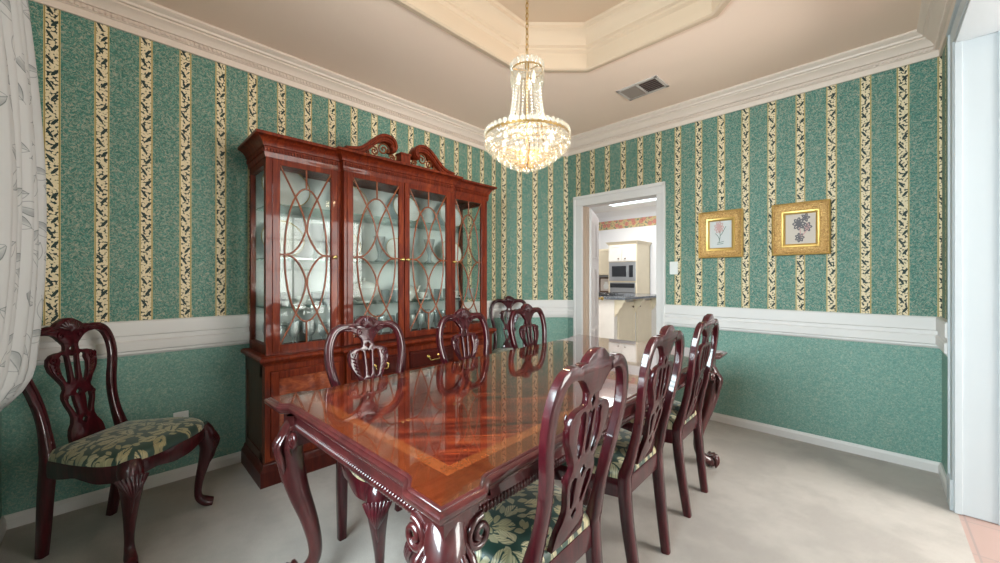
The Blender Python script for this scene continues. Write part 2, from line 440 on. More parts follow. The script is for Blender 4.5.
M['print_warm'] = plain('print_warm', (.62, .54, .47), .9); M['print_cool'] = plain('print_cool', (.62, .63, .62), .9)
M['dark_wood_frame'] = plain('dark_frame', (.10, .05, .025), .4)
def granite():
    t = NT('granite'); n = t.noise(t.coord('Object'), 60, 4, .7)
    return t.bsdf(t.ramp(n, [(.35, (.04, .05, .06)), (.55, (.12, .14, .16)), (.7, (.34, .35, .36))]), .15)
M['granite'] = granite()
def border_paper():
    t = NT('floral_border'); uv = t.coord('Object', (1, 1, 1)); sx = t.n('SeparateXYZ'); t.put(sx.inputs[0], uv)
    cb = t.n('CombineXYZ'); t.put(cb.inputs[0], sx.outputs[0]); t.put(cb.inputs[1], sx.outputs[2])
    vo = t.n('TexVoronoi', voronoi_dimensions='2D'); t.put(vo.inputs['Vector'], cb.outputs[0]); vo.inputs['Scale'].default_value = 7; vo.inputs['Randomness'].default_value = .7
    rose = t.smooth(vo.outputs['Distance'], .28, .36, 1, 0); ring = t.math('GREATER_THAN', t.math('SINE', t.math('MULTIPLY', vo.outputs['Distance'], 45)), .1)
    n = t.noise(cb.outputs[0], 22, 3)
    c = t.mix(t.smooth(n, .5, .6), (.62, .47, .24), (.16, .24, .17)); c = t.mix(rose, c, t.mix(ring, (.50, .10, .09), (.72, .42, .30)))
    return t.bsdf(c, .7)
M['border'] = border_paper()

# ---------------------------------------------------------------- the room
XA, YB, XR, YC = -2.976, 3.588, .304, -.365       # left, back, right and front wall planes
CH = .53                                          # angled corner between left and back walls
ZC = 2.74
A1 = (XA, YB - CH); B0 = (XA + CH, YB)
OY0, OY1, OZ = .75, 3.05, 2.425                   # opening in the right wall
DX0, DX1, DZ = -2.25, -1.449, 1.99                # kitchen doorway in the back wall
WX0, WX1, WZ0, WZ1 = -1.52, -.20, .78, 2.30       # front window

def wall(name, rects, u0, mats):
    """rects: (p, q, z0, z1, material slot) with p, q 2D points; uv = metres along the wall (stripe phase u0) and height"""
    bm = bmesh.new(); uvl = bm.loops.layers.uv.new('UVMap')
    for p, q, z0, z1, mi in rects:
        vs = [bm.verts.new((p[0], p[1], z0)), bm.verts.new((q[0], q[1], z0)), bm.verts.new((q[0], q[1], z1)), bm.verts.new((p[0], p[1], z1))]
        f = bm.faces.new(vs); f.material_index = mi
        a = u0(p); b = u0(q)
        for l, uv in zip(f.loops, ((a, z0), (b, z0), (b, z1), (a, z1))): l[uvl].uv = uv
    me = bpy.data.meshes.new(name); bm.to_mesh(me); bm.free()
    for m in mats: me.materials.append(m)
    o = bpy.data.objects.new(name, me); COL.objects.link(o); o['kind'] = 'structure'
    return o
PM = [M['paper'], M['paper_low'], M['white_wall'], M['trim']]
RZ = .87
def bands(p, q, z0=0, z1=ZC):
    out = []
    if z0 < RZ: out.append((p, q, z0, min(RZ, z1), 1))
    if z1 > RZ: out.append((p, q, max(RZ, z0), z1, 0))
    return out
uA = lambda p: p[1] + .2086
uB = lambda p: p[0] - .139
uK = lambda p: math.hypot(p[0] - A1[0], p[1] - A1[1]) - .03
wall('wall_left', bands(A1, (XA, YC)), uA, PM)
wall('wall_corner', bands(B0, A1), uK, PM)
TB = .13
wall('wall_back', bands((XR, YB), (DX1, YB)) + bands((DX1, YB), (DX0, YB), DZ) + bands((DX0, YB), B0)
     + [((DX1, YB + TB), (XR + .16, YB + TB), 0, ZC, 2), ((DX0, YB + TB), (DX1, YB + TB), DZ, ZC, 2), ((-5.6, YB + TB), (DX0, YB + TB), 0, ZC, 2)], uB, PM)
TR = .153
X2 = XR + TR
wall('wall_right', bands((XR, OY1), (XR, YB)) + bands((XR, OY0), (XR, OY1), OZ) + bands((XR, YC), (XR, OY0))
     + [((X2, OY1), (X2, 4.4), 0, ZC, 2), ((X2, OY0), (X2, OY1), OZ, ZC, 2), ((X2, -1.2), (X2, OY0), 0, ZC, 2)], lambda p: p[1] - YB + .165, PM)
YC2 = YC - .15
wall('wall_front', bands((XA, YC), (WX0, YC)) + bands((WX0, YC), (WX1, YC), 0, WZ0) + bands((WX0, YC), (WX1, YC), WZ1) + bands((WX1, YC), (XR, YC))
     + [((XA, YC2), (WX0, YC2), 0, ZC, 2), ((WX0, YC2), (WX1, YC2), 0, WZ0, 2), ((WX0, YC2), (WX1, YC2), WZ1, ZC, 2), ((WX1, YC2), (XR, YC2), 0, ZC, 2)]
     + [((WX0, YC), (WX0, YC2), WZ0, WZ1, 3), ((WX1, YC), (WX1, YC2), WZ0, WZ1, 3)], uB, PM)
MB().box(XA - .02, .31, YC2, YB + .06, -.06, 0).build('floor', M['carpet'], smooth=0, kind='structure')
# ceiling with an octagonal raised tray
TX0, TX1, TY0, TY1, TC = -1.853, -.30, .10, 2.435, .36
OCT = [(TX1, TY0 + TC), (TX1, TY1 - TC), (TX1 - TC, TY1), (TX0 + TC, TY1), (TX0, TY1 - TC), (TX0, TY0 + TC), (TX0 + TC, TY0), (TX1 - TC, TY0)]
bm = bmesh.new()
ov = [bm.verts.new((x, y, ZC)) for x, y in ((XR + .15, YC2), (XR + .15, YB + .1), (XA - .05, YB + .1), (XA - .05, YC2))]
hv = [bm.verts.new((x, y, ZC)) for x, y in OCT]
es = [bm.edges.new((l[i], l[(i + 1) % len(l)])) for l in (ov, hv) for i in range(len(l))]
bmesh.ops.triangle_fill(bm, use_beauty=True, edges=es, normal=(0, 0, -1))
me = bpy.data.meshes.new('ceiling'); bm.to_mesh(me); bm.free(); me.materials.append(M['ceiling'])
ce = bpy.data.objects.new('ceiling', me); COL.objects.link(ce); ce['kind'] = 'structure'
ZT = 3.0
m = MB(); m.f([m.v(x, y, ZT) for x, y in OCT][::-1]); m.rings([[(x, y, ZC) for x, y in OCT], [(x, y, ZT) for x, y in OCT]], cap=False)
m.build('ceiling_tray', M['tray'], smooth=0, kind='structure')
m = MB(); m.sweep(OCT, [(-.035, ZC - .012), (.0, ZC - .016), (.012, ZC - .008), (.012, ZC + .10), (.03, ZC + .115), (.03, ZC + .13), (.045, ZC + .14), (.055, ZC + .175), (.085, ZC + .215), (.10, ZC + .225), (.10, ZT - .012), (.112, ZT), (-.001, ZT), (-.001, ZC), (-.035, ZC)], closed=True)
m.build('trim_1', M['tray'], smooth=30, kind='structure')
# crown moulding round the room
ROOM = [(XR, YC), (XR, YB), B0, A1, (XA, YC)]
CROWN = [(0, 2.576), (.012, 2.576), (.015, 2.612), (.023, 2.616), (.023, 2.640), (.034, 2.643), (.040, 2.655), (.056, 2.672), (.072, 2.684), (.072, 2.694), (.084, 2.697), (.088, 2.709), (.100, 2.716), (.112, 2.728), (.112, ZC), (0, ZC)]
m = MB(); m.sweep(ROOM, CROWN, closed=True)
for (p, q) in zip(ROOM, ROOM[1:]):
    P = Vector(p); D = Vector(q) - P; L = D.length; D.normalize(); N = Vector((-D.y, D.x)); k = int(L / .022)
    for i in range(1, k):
        c = P + D * (i * L / k) + N * .028
        mm = Matrix.Translation((c.x, c.y, 2.628)) @ Matrix.Rotation(math.atan2(D.y, D.x), 4, 'Z')
        m.box(-.0065, .0065, -.006, .006, -.009, .009, mm)
m.build('trim_2', M['crown'], smooth=30, kind='structure')
# chair rail and skirting
RAIL = [(0, .966), (.022, .966), (.027, .958), (.027, .886), (.019, .880), (.019, .856), (.029, .850), (.029, .800), (.019, .794), (.019, .782), (.008, .770), (0, .770)]
BASE = [(0, 0), (.016, 0), (.016, .048), (.011, .056), (.008, .066), (0, .066)]
DC0, DC1 = -2.345, -1.378
seg_a = [(XR, OY1 + .10), (XR, YB), (DC1, YB)]; seg_b = [(DC0, YB), B0, A1, (XA, YC), (WX0 - .1, YC)]; seg_c = [(XR, YC), (XR, OY0 - .1)]
for i, sg in enumerate((seg_a, seg_b, seg_c)):
    m = MB(); m.sweep(sg, RAIL); m.build('trim_%d' % (3 + i), M['trim'], smooth=25, kind='structure')
for nm, sg in (('baseboard_back', seg_a), ('baseboard_left', [(DC0, YB), B0, A1, (XA, YC), (XR, YC), (XR, OY0 - .1)])):
    m = MB(); m.sweep(sg, BASE); m.build(nm, M['trim'], smooth=25, kind='structure')
# end blocks of the rail at the doorway
# ---- kitchen doorway: casing, jamb and the open door leaf
m = MB(); y0, y1 = YB - .022, YB
m.box(DC0, DX0, y0, y1, 0, DZ); m.box(DX1, DC1, y0, y1, 0, DZ); m.box(DC0, DC1, y0, y1, DZ, 2.085)
m.box(DC0 - .012, DC0 + .012, y0 - .010, y1, 0, 2.085); m.box(DC1 - .012, DC1 + .012, y0 - .010, y1, 0, 2.085); m.box(DC0 - .012, DC1 + .012, y0 - .010, y1, 2.065, 2.098)
m.box(DX1, DX1 + .02, YB, YB + TB, 0, DZ + .02); m.box(DX0, DX1, YB, YB + TB, DZ, DZ + .02)
m.box(DX1 - .012, DX1, YB + .05, YB + .09, 0, DZ)
m.build('trim_6', M['trim'], smooth=0, bevel=.004, kind='structure')
m = MB(); m.box(DX0 - .02, DX0, YB, YB + TB, 0, DZ + .02); m.box(DX0, DX0 + .012, YB + .05, YB + .09, 0, DZ); m.build('trim_11', M['jamb_shaded'], smooth=0, kind='structure')
dl = bpy.data.objects.new('door_1', None); COL.objects.link(dl); dl['kind'] = 'structure'
dl.location = (DX0 + .02, YB + TB + .005, 0); dl.rotation_euler = (0, 0, R(24))
m = MB(); m.box(-.035, 0, 0, .79, .012, DZ - .01)
for z0, z1 in ((.12, .62), (.74, 1.32), (1.44, 1.86)):
    for ya, yb in ((.10, .36), (.43, .69)):
        m.box(-.002, .006, ya, yb, z0, z1); m.box(.004, .010, ya + .03, yb - .03, z0 + .03, z1 - .03)
m.build('door_leaf', M['trim'], dl, smooth=0, bevel=.003)
m = MB(); mm = Matrix.Rotation(R(90), 3, 'Y'); m.lathe([(.0001, 0), (.026, 0), (.026, .006), (.010, .012), (.010, .03), (.024, .04), (.026, .055), (.015, .066), (.0001, .068)], 16, (0.0, .73, .95), mm)
m.build('door_knob', M['brass'], dl)
# ---- cased opening at the right: jamb lining, casing, plinth
m = MB()
xf = XR - .010
m.box(xf, XR, OY1, OY1 + .098, 0, OZ + .09); m.box(xf - .008, XR, OY1 + .085, OY1 + .098, 0, OZ + .09)
m.box(xf - .010, XR, OY1 - .004, OY1 + .10, 0, .16)
m.box(xf, XR, OY0 - .09, OY0, 0, OZ + .09); m.box(xf, XR, OY0, OY1, OZ, OZ + .09); m.box(xf - .012, XR, OY0 - .1, OY1 + .11, OZ + .08, OZ + .10)
m.box(XR - .004, X2 + .004, OY1 - .016, OY1 + .002, 0, OZ); m.box(XR - .004, X2 + .004, OY0, OY0 + .016, 0, OZ); m.box(XR - .004, X2 + .004, OY0, OY1, OZ - .016, OZ + .002)
m.box(XR - .006, XR + .022, OY1 - .024, OY1, 0, OZ); m.box(X2 - .02, X2 + .012, OY1 - .024, OY1 + .07, 0, OZ + .05)
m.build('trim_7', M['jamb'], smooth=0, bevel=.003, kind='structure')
# ---- hall beyond it
MB().box(.31, 2.62, -1.2, 4.4, -.06, -.002).build('floor_hall', M['hall_tile'], smooth=0, kind='structure')
MB().box(X2, 2.62, -1.2, 4.4, ZC, ZC + .05).build('ceiling_hall', M['white_wall'], smooth=0, kind='structure')
m = MB(); m.box(2.62, 2.68, -1.2, 1.7, 0, ZC); m.box(2.62, 2.68, 3.8, 4.4, 0, ZC); m.box(2.62, 2.68, 1.7, 3.8, 2.5, ZC); m.box(2.62, 2.68, 1.7, 3.8, 0, .25)
m.box(X2, 2.68, 4.4, 4.45, 0, ZC); m.box(X2, 2.68, -1.25, -1.2, 0, ZC)
m.build('wall_hall', M['white_wall'], smooth=0, kind='structure')
# ---- windows
def window(name, x0, x1, z0, z1, y, depth, nv, nh, swap=False):
    r = bpy.data.objects.new(name, None); COL.objects.link(r); r['kind'] = 'structure'
    def bx(mb, a, b, c, d, z0, z1):
        mb.box(c, d, a, b, z0, z1) if swap else mb.box(a, b, c, d, z0, z1)
    m = MB(); t = .05
    bx(m, x0, x0 + t, y, y + depth, z0, z1); bx(m, x1 - t, x1, y, y + depth, z0, z1); bx(m, x0, x1, y, y + depth, z0, z0 + t); bx(m, x0, x1, y, y + depth, z1 - t, z1)
    for k in range(1, nv): xx = x0 + (x1 - x0) * k / nv; bx(m, xx - .014, xx + .014, y + .01, y + depth - .01, z0, z1)
    for k in range(1, nh): zz = z0 + (z1 - z0) * k / nh; bx(m, x0, x1, y + .01, y + depth - .01, zz - .014, zz + .014)
    m.build('window_frame', M['trim'], r, smooth=0)
    m = MB(); bx(m, x0 + .02, x1 - .02, y + depth / 2 - .002, y + depth / 2 + .002, z0 + .02, z1 - .02); m.build('window_pane', M['pane'], r, smooth=0)
window('window_1', WX0, WX1, WZ0, WZ1, YC2 + .02, .05, 3, 3)
window('window_2', 1.7, 3.8, .25, 2.5, 2.625, .05, 3, 4, swap=True)
m = MB(); m.box(WX0 - .09, WX0, YC, YC + .02, WZ0 - .03, WZ1 + .09); m.box(WX1, WX1 + .09, YC, YC + .02, WZ0 - .03, WZ1 + .09); m.box(WX0, WX1, YC, YC + .02, WZ1, WZ1 + .09)
m.box(WX0 - .11, WX1 + .11, YC - .02, YC + .05, WZ0 - .03, WZ0); m.box(WX0 - .09, WX1 + .09, YC, YC + .018, WZ0 - .11, WZ0 - .03)
m.build('trim_8', M['trim'], smooth=0, bevel=.003, kind='structure')

# ---------------------------------------------------------------- kitchen shell
KY, KX0, KX1, KZ = 7.6, -5.6, -.6, 2.65
MB().box(KX0, KX1, YB + .06, KY, -.06, 0).build('floor_kitchen', M['kitchen_tile'], smooth=0, kind='structure')
for nm, a in (('wall_kitchen_back', (KX0, KX1, KY, KY + .1)), ('wall_kitchen_left', (KX0 - .1, KX0, YB + TB, KY)), ('wall_kitchen_right', (KX1, KX1 + .1, YB + TB, KY))):
    MB().box(*a, 0, KZ).build(nm, M['kitchen_wall'], smooth=0, kind='structure')
MB().box(KX0, KX1, YB + TB, KY, KZ, KZ + .05).build('ceiling_kitchen', M['kitchen_wall'], smooth=0, kind='structure')
m = MB(); m.box(KX0, KX1, KY - .006, KY, 2.275, 2.46); m.build('trim_9', M['border'], smooth=0, kind='structure')
m = MB(); m.sweep([(KX1, KY), (KX0, KY)], [(0, KZ - .11), (.015, KZ - .11), (.03, KZ - .07), (.08, KZ - .02), (.09, KZ), (0, KZ)]); m.build('trim_10', M['kitchen_wall'], kind='structure')

# ---------------------------------------------------------------- dining table
def offset_poly(P, d):
    n = len(P); out = []
    for i in range(n):
        p = Vector(P[i]); a = (p - Vector(P[i - 1])).normalized(); b = (Vector(P[(i + 1) % n]) - p).normalized()
        n0 = Vector((-a.y, a.x)); n1 = Vector((-b.y, b.x)); m = n0 + n1; m = m / max(.3, m.dot(n0))
        out.append((p.x + m.x * d, p.y + m.y * d))
    return out
TW, TL, TH = .545, 1.160, .740
table = thing('dining_table', 'long polished red mahogany dining table with inlaid banded top and claw feet', 'dining table', (-1.180, 1.592, 0), R(1.6))
def side(x0, y0, x1, y1, ear=.125, step=.030, tr=.055):
    """outline from one corner to the next: the corners stand out, the middle is set back"""
    L = math.hypot(x1 - x0, y1 - y0); dx, dy = (x1 - x0) / L, (y1 - y0) / L; nx, ny = -dy, dx
    pr = [(0, 0)] + [(ear + tr * k / 8, step * (.5 - .5 * math.cos(PI * k / 8))) for k in range(9)]
    pr += [(L - s, o) for s, o in pr[:0:-1]]
    return [(x0 + dx * s + nx * o, y0 + dy * s + ny * o) for s, o in pr]
cs = [(-TW, -TL), (TW, -TL), (TW, TL), (-TW, TL)]
sides = [side(*cs[i], *cs[(i + 1) % 4]) for i in range(4)]
outl = [p for s in sides for p in s]
def ring_at(d, z): return [(x, y, z) for x, y in offset_poly(outl, d)]
m = MB()
m.rings([ring_at(.030, .700), ring_at(.016, .702), ring_at(.010, .708), ring_at(.010, .713), ring_at(.003, .716), ring_at(0, .722), ring_at(0, .730), ring_at(.006, .7355), ring_at(.012, .7355), ring_at(.014, .7385), ring_at(.020, TH)], cap=False)
m.rings([ring_at(.030, .700), ring_at(.20, .700)], cap=False)
m.build('edge_molding', M['table_edge'], table, smooth=45)
m = MB(); top = [m.v(*p) for p in ring_at(.020, TH)]; n = len(sides[0])
def rect(ix, iy): return [m.v(sx * ix, sy * iy, TH) for sx, sy in ((-1, -1), (1, -1), (1, 1), (-1, 1))]
i1 = rect(TW - .105, TL - .105); i2 = rect(TW - .140, TL - .140)
for k in range(4):
    m.mi = k % 2
    m.f(top[k * n:(k + 1) * n] + [top[((k + 1) * n) % (4 * n)]] + [i1[(k + 1) % 4], i1[k]])
    m.mi = 2; m.f([i1[k], i1[(k + 1) % 4], i2[(k + 1) % 4], i2[k]])
m.mi = 3; m.f(i2)
m.build('table_top', [M['crossband_y'], M['crossband_x'], M['satin_strip'], M['table_field']], table, smooth=0)
m = MB(); ax, ay = TW - .065, TL - .065
for z0, z1, g in ((.640, .7005, 0), (.690, .7005, .012)):
    m.box(-ax - g, ax + g, -ay - g, -ay + .022, z0, z1); m.box(-ax - g, ax + g, ay - .022, ay + g, z0, z1)
    m.box(-ax - g, -ax + .022, -ay, ay, z0, z1); m.box(ax - .022, ax + g, -ay, ay, z0, z1)
m.build('apron', M['table_edge'], table, smooth=0, bevel=.002)
m = MB()
for (x0, y0, x1, y1) in ((-ax, -ay, ax, -ay), (ax, -ay, ax, ay), (ax, ay, -ax, ay), (-ax, ay, -ax, -ay)):
    L = math.hypot(x1 - x0, y1 - y0); k = int(L / .0128); an = math.atan2(y1 - y0, x1 - x0)
    for i in range(k + 1):
        c = (x0 + (x1 - x0) * i / k, y0 + (y1 - y0) * i / k, .645)
        m.ball(c, .0098, (.72, 1.0, 1.35), 7, 4, Matrix.Rotation(an, 3, 'Z') @ Matrix.Rotation(R(24), 3, 'Y'))
m.build('gadroon_molding', M['table_edge'], table, smooth=60)
def spiral(c, r0, turns, ang0, sgn, ux, uz, n=26, grow=1.0):
    """flat scroll in the plane of unit vectors ux, uz about c, winding inward"""
    out = []
    for i in range(n):
        t = i / (n - 1); r = r0 * (1 - .88 * t) ** grow; a = ang0 + sgn * 2 * PI * turns * t
        out.append(tuple(Vector(c) + Vector(ux) * r * math.cos(a) + Vector(uz) * r * math.sin(a)))
    return out
for sx, sy in ((-1, -1), (1, -1), (1, 1), (-1, 1)):
    dg = Vector((sx, sy, 0)).normalized(); o = Vector((sx * (TW - .105), sy * (TL - .105), 0))
    P = lambda q, z: tuple(o + dg * q + Vector((0, 0, z)))
    m = MB()
    m.box(o.x - .052, o.x + .052, o.y - .052, o.y + .052, .575, .700)
    m.tube([P(-.005, .66), P(.030, .615), P(.052, .56), P(.046, .49), P(.018, .38), P(-.022, .27), P(-.045, .18), P(-.045, .12), P(-.018, .07), P(.018, .045)],
           [.046, .049, .050, .047, .039, .031, .026, .024, .027, .030], n=14, spl=4)
    leg = m.build('leg', M['table_edge'], table, smooth=60)
    m = MB(); m.ball(P(.040, .036), .036, (1, 1, 1), 14, 8)
    for a in (-70, -25, 25, 70):
        d2 = Matrix.Rotation(R(a), 3, 'Z') @ dg; b = Vector(P(.02, .06))
        m.tube([tuple(b), tuple(Vector(P(.040, .05)) + d2 * .032 + Vector((0, 0, .024))), tuple(Vector(P(.040, .036)) + d2 * .041), tuple(Vector(P(.040, .008)) + d2 * .034)], [.012, .011, .010, .005], n=7, spl=3)
    m.build('claw_foot', M['table_edge'], leg, smooth=60)
    m = MB()
    for ux in (Vector((-sx, 0, 0)), Vector((0, -sy, 0))):
        fn = Vector((0, sy, 0)) if ux.x else Vector((sx, 0, 0))
        c = o + fn * .054 + ux * .052 + Vector((0, 0, .606))
        m.tube(spiral(c, .040, 1.6, R(80), 1, ux, (0, 0, 1)), [.009] * 26, n=7)
        m.tube(spiral(c + Vector((0, 0, -.005)), .052, .55, R(100), -1, -ux, (0, 0, 1), 14), [.006] * 14, n=6)
        for q in range(6):
            cc = o + fn * .049 + ux * (-.036 + q * .013) + Vector((0, 0, .590 - .004 * abs(q - 2.5)))
            m.tube([tuple(cc), tuple(cc + fn * .012 + Vector((0, 0, -.018))), tuple(cc + fn * .002 + Vector((0, 0, -.045)))], [.005, .0065, .003], n=6)
    for q in range(7):
        a = R(-54 + 18 * q); d2 = Matrix.Rotation(a, 3, 'Z') @ dg; b = Vector(P(.012, 0))
        m.tube([tuple(b + d2 * .050 + Vector((0, 0, .61))), tuple(b + d2 * .088 * (1 - .1 * abs(a)) + Vector((0, 0, .57))), tuple(b + d2 * .074 * (1 - .15 * abs(a)) + Vector((0, 0, .49))), tuple(b + dg * .055 + d2 * .01 + Vector((0, 0, .41)))], [.007, .010, .008, .003], n=6, spl=3)
    m.build('carved_knee', M['table_edge'], leg, smooth=60)

# ---------------------------------------------------------------- dining chairs
def yb(z): return -.200 - .100 * ((z - .45) / .55) - .012 * math.sin(PI * max(0, min(1, (z - .45) / .55)))
CW = M['chair_wood']
def make_chair():
    t = thing('dining_chair', '', 'chair')
    for s in (-1, 1):
        up = [(.166, .42), (.161, .47), (.155, .54), (.156, .62), (.168, .70), (.184, .765), (.193, .83), (.186, .895), (.162, .945), (.125, .965), (.080, .962)]
        path = [(s * .150, -.240, 0), (s * .157, -.224, .12), (s * .166, -.205, .28)] + [(s * u, yb(z), z) for u, z in up]
        rad = [(.017, .017), (.019, .019), (.021, .021), (.022, .022), (.021, .020), (.018, .016), (.0175, .015), (.018, .0145), (.018, .014), (.018, .014), (.018, .014), (.018, .014), (.018, .014), (.018, .014)]
        m = MB(); m.tube(path, rad, ref=(0, 1, 0), square=True, spl=5); bl = m.build('back_leg', CW, t, smooth=50)
        # moulded bead along the stile's face
        m = MB(); pp = [(s * (u - .004), yb(z) + .0155, z) for u, z in up[1:]]
        m.tube(pp, [.0045] * len(pp), n=6, spl=5); m.build('bead', CW, bl, smooth=60)
    half = [(0, 1.018), (.022, 1.014), (.040, 1.003), (.052, .995), (.060, .984), (.074, .986), (.088, .982), (.098, .972), (.110, .976), (.122, .976), (.134, .972), (.134, .955), (.112, .950), (.090, .947), (.070, .939), (.056, .928), (.046, .915), (.036, .904), (.030, .895), (0, .893)]
    bend = lambda off: (lambda u, v, w: (u, yb(v) + off + w, v))
    cr = fill2d([mirror_loop(half)], .009, .004, bend(0), 'crest_rail', CW, t)
    m = MB()
    for k in range(9):
        a = R(-64 + 16 * k); c = Vector((0, yb(.955) + .016, .955))
        tip = c + Vector((math.sin(a) * .044, -.006, math.cos(a) * .052))
        m.tube([tuple(c), tuple((c + tip) / 2 + Vector((0, .006, 0))), tuple(tip)], [.0025, .0060, .0055], n=6, spl=3)
    for s in (-1, 1):
        m.tube(spiral((s * .040, yb(.94) + .014, .938), .018, 1.2, R(90), -s, (1, 0, 0), (0, 0, 1), 16), [.004] * 16, n=6)
        m.tube([(s * .055, yb(.96) + .014, .962), (s * .08, yb(.965) + .016, .968), (s * .11, yb(.965) + .015, .962), (s * .135, yb(.965) + .013, .966)], [.005, .007, .006, .003], n=6, spl=4)
    m.build('carved_shell', CW, cr, smooth=60)
    hs = [(.034, .905), (.029, .885), (.031, .868), (.044, .862), (.064, .862), (.086, .855), (.102, .838), (.106, .812), (.100, .782), (.084, .755), (.068, .728), (.058, .708), (.056, .690), (.066, .672), (.069, .652), (.062, .620), (.050, .585), (.047, .560), (.054, .535), (.068, .512), (.074, .490), (.076, .455)]
    hs = [(0, .905)] + hs + [(0, .455)]
    holes = [[(0, .890), (.011, .874), (0, .856), (-.011, .874)],
             [(-.015, .842), (-.009, .848), (0, .838), (.009, .848), (.015, .842), (.011, .79), (.008, .735), (0, .722), (-.008, .735), (-.011, .79)],
             [(0, .690), (.013, .672), (0, .652), (-.013, .672)], [(0, .560), (.012, .542), (0, .522), (-.012, .542)]]
    for s in (-1, 1):
        holes.append([(s * u, v) for u, v in ((.027, .838), (.034, .848), (.046, .850), (.056, .840), (.052, .826), (.060, .80), (.056, .765), (.044, .727), (.034, .716), (.026, .727), (.025, .77), (.026, .80))])
        holes.append([(s * u, v) for u, v in ((.024, .656), (.036, .662), (.050, .656), (.050, .630), (.038, .598), (.029, .570), (.021, .566), (.018, .585), (.022, .61), (.024, .635))])
    sp = fill2d([mirror_loop(hs)] + holes, .007, .003, bend(.002), 'splat', CW, t)
    for s in (-1, 1):
        m = MB()
        m.tube(spiral((s * .080, yb(.83) + .014, .832), .020, 1.3, R(60 if s > 0 else 120), -s, (1, 0, 0), (0, 0, 1), 18), [.0035] * 18, n=6)
        m.tube([(s * .099, yb(.81) + .013, .812), (s * .088, yb(.77) + .014, .772), (s * .065, yb(.73) + .014, .732), (s * .054, yb(.70) + .012, .702)], [.0035] * 4, n=6, spl=4)
        for q in range(5):
            z = .812 - q * .017; u = .078 - q * .004
            m.tube([(s * (u - .008), yb(z) + .013, z - .006), (s * (u + .010), yb(z) + .014, z + .006)], [.003, .004], n=5)
        m.tube(spiral((s * .056, yb(.655) + .013, .657), .012, 1.1, R(90), -s, (1, 0, 0), (0, 0, 1), 14), [.003] * 14, n=5)
        m.build('carved_scroll', CW, sp, smooth=60)
    # seat: compass-shaped rail and a domed slip seat
    so = [(0, .242), (.075, .240), (.140, .228), (.195, .200), (.232, .155), (.245, .10), (.240, .03), (.222, -.06), (.198, -.14), (.180, -.205), (0, -.205)]
    so = [p[:2] for p in catmull([(u, v, 0) for u, v in so[:-1]], 4)] + [(0, -.205)]
    loop = mirror_loop(so)[::-1]
    m = MB(); Q = lambda d, z: [(x, y, z) for x, y in offset_poly(loop, d)]
    def lower(d):
        out = []
        for x, y in offset_poly(loop, d):
            k = max(0, 1 - abs(abs(x) - .13) / .09) if y > .1 else max(0, 1 - abs(y + .02) / .10)
            out.append((x, y, .358 + .020 * k))
        return out
    m.rings([lower(.026), lower(.002), Q(-.001, .385), Q(0, .418), Q(.003, .4275), Q(.008, .430), Q(.016, .430), Q(.026, .425)], cap=False)
    vv = m.rings([lower(.026), Q(.026, .425)], cap=False)
    m.build('seat_frame', CW, t, smooth=40)
    m = MB(); cx, cy = 0, .02
    ins = offset_poly(loop, .005)
    rs = [[(x, y, .405) for x, y in ins]]
    for k, (f, z) in enumerate(((1.0, .426), (1.0, .436), (.99, .446), (.965, .456), (.90, .468), (.76, .480), (.5, .490), (.2, .494))):
        rs.append([(cx + (x - cx) * f, cy + (y - cy) * f, z) for x, y in ins])
    m.rings(rs); m.build('seat_cushion', M['damask'], t, smooth=60)
    for s in (-1, 1):
        dg = Vector((s * .62, .78, 0)).normalized(); o = Vector((s * .196, .176, 0))
        P = lambda q, z: tuple(o + dg * q + Vector((0, 0, z)))
        m = MB(); m.tube([P(-.005, .425), P(.012, .395), P(.026, .355), P(.028, .31), P(.014, .24), P(-.004, .16), P(-.012, .095), P(-.006, .055), P(.022, .028), P(.050, .018)],
                         [(.040, .040), (.045, .044), (.043, .042), (.036, .036), (.027, .027), (.020, .020), (.0165, .0165), (.019, .018), (.026, .020), (.022, .016)], n=12, spl=4)
        lg = m.build('front_leg', CW, t, smooth=60)
        m = MB()
        for k in range(9):
            a = R(-72 + 18 * k); sd = Vector((-dg.y, dg.x, 0))
            c = Vector(P(.072, .285)); e = Vector(P(.036, .385)) + sd * math.sin(a) * .052 + Vector((0, 0, .012 * math.cos(a) - .012)) + dg * .022 * math.cos(a)
            m.tube([tuple(c - dg * .012), tuple(c * .45 + e * .55 + dg * (.014 * math.cos(a) - .002)), tuple(e)], [.0025, .0058, .0062], n=6, spl=3)
        m.tube([P(.062, .30), P(.052, .26), P(.030, .215)], [.006, .005, .002], n=6)
        m.build('carved_shell', CW, lg, smooth=60)
    return t
chair0 = make_chair(); first = [True]
def place_chair(x, y, rz, label, group=None):
    t = chair0 if first[0] else dup(chair0); first[0] = False
    t.location = (x, y, 0); t.rotation_euler = (0, 0, rz); t['label'] = label
    if group: t['group'] = group
    elif 'group' in t: del t['group']
    return t
place_chair(-2.505, .068, R(-44.5), 'carved mahogany dining chair alone by the curtain, its green damask seat fully in view', None)
place_chair(-2.590, 2.825, R(-130), 'carved mahogany dining chair standing back in the angled corner between cabinet and doorway', None)
G = 'carved chairs pushed in along the long sides of the dining table'
th = R(1.6)
for x, y, lab in ((-1.522, .905, 'carved chair between table and cabinet, in front of the cabinet\'s left drawer'), (-1.534, 1.545, 'carved chair between table and cabinet, in front of the cabinet\'s right end'),
                  (-1.546, 2.175, 'carved chair across the table whose back overlaps the corner chair')):
    place_chair(x, y, -PI / 2 + th, lab, G)
for x, y, lab in ((-.832, .905, 'carved chair seen from behind, the nearest and largest of three in a row'), (-.885, 1.548, 'carved chair seen from behind, the middle of three in a row'), (-.915, 2.188, 'carved chair seen from behind, the farthest of three, beside the table\'s far leg')):
    place_chair(x, y, PI / 2 + th, lab, G)

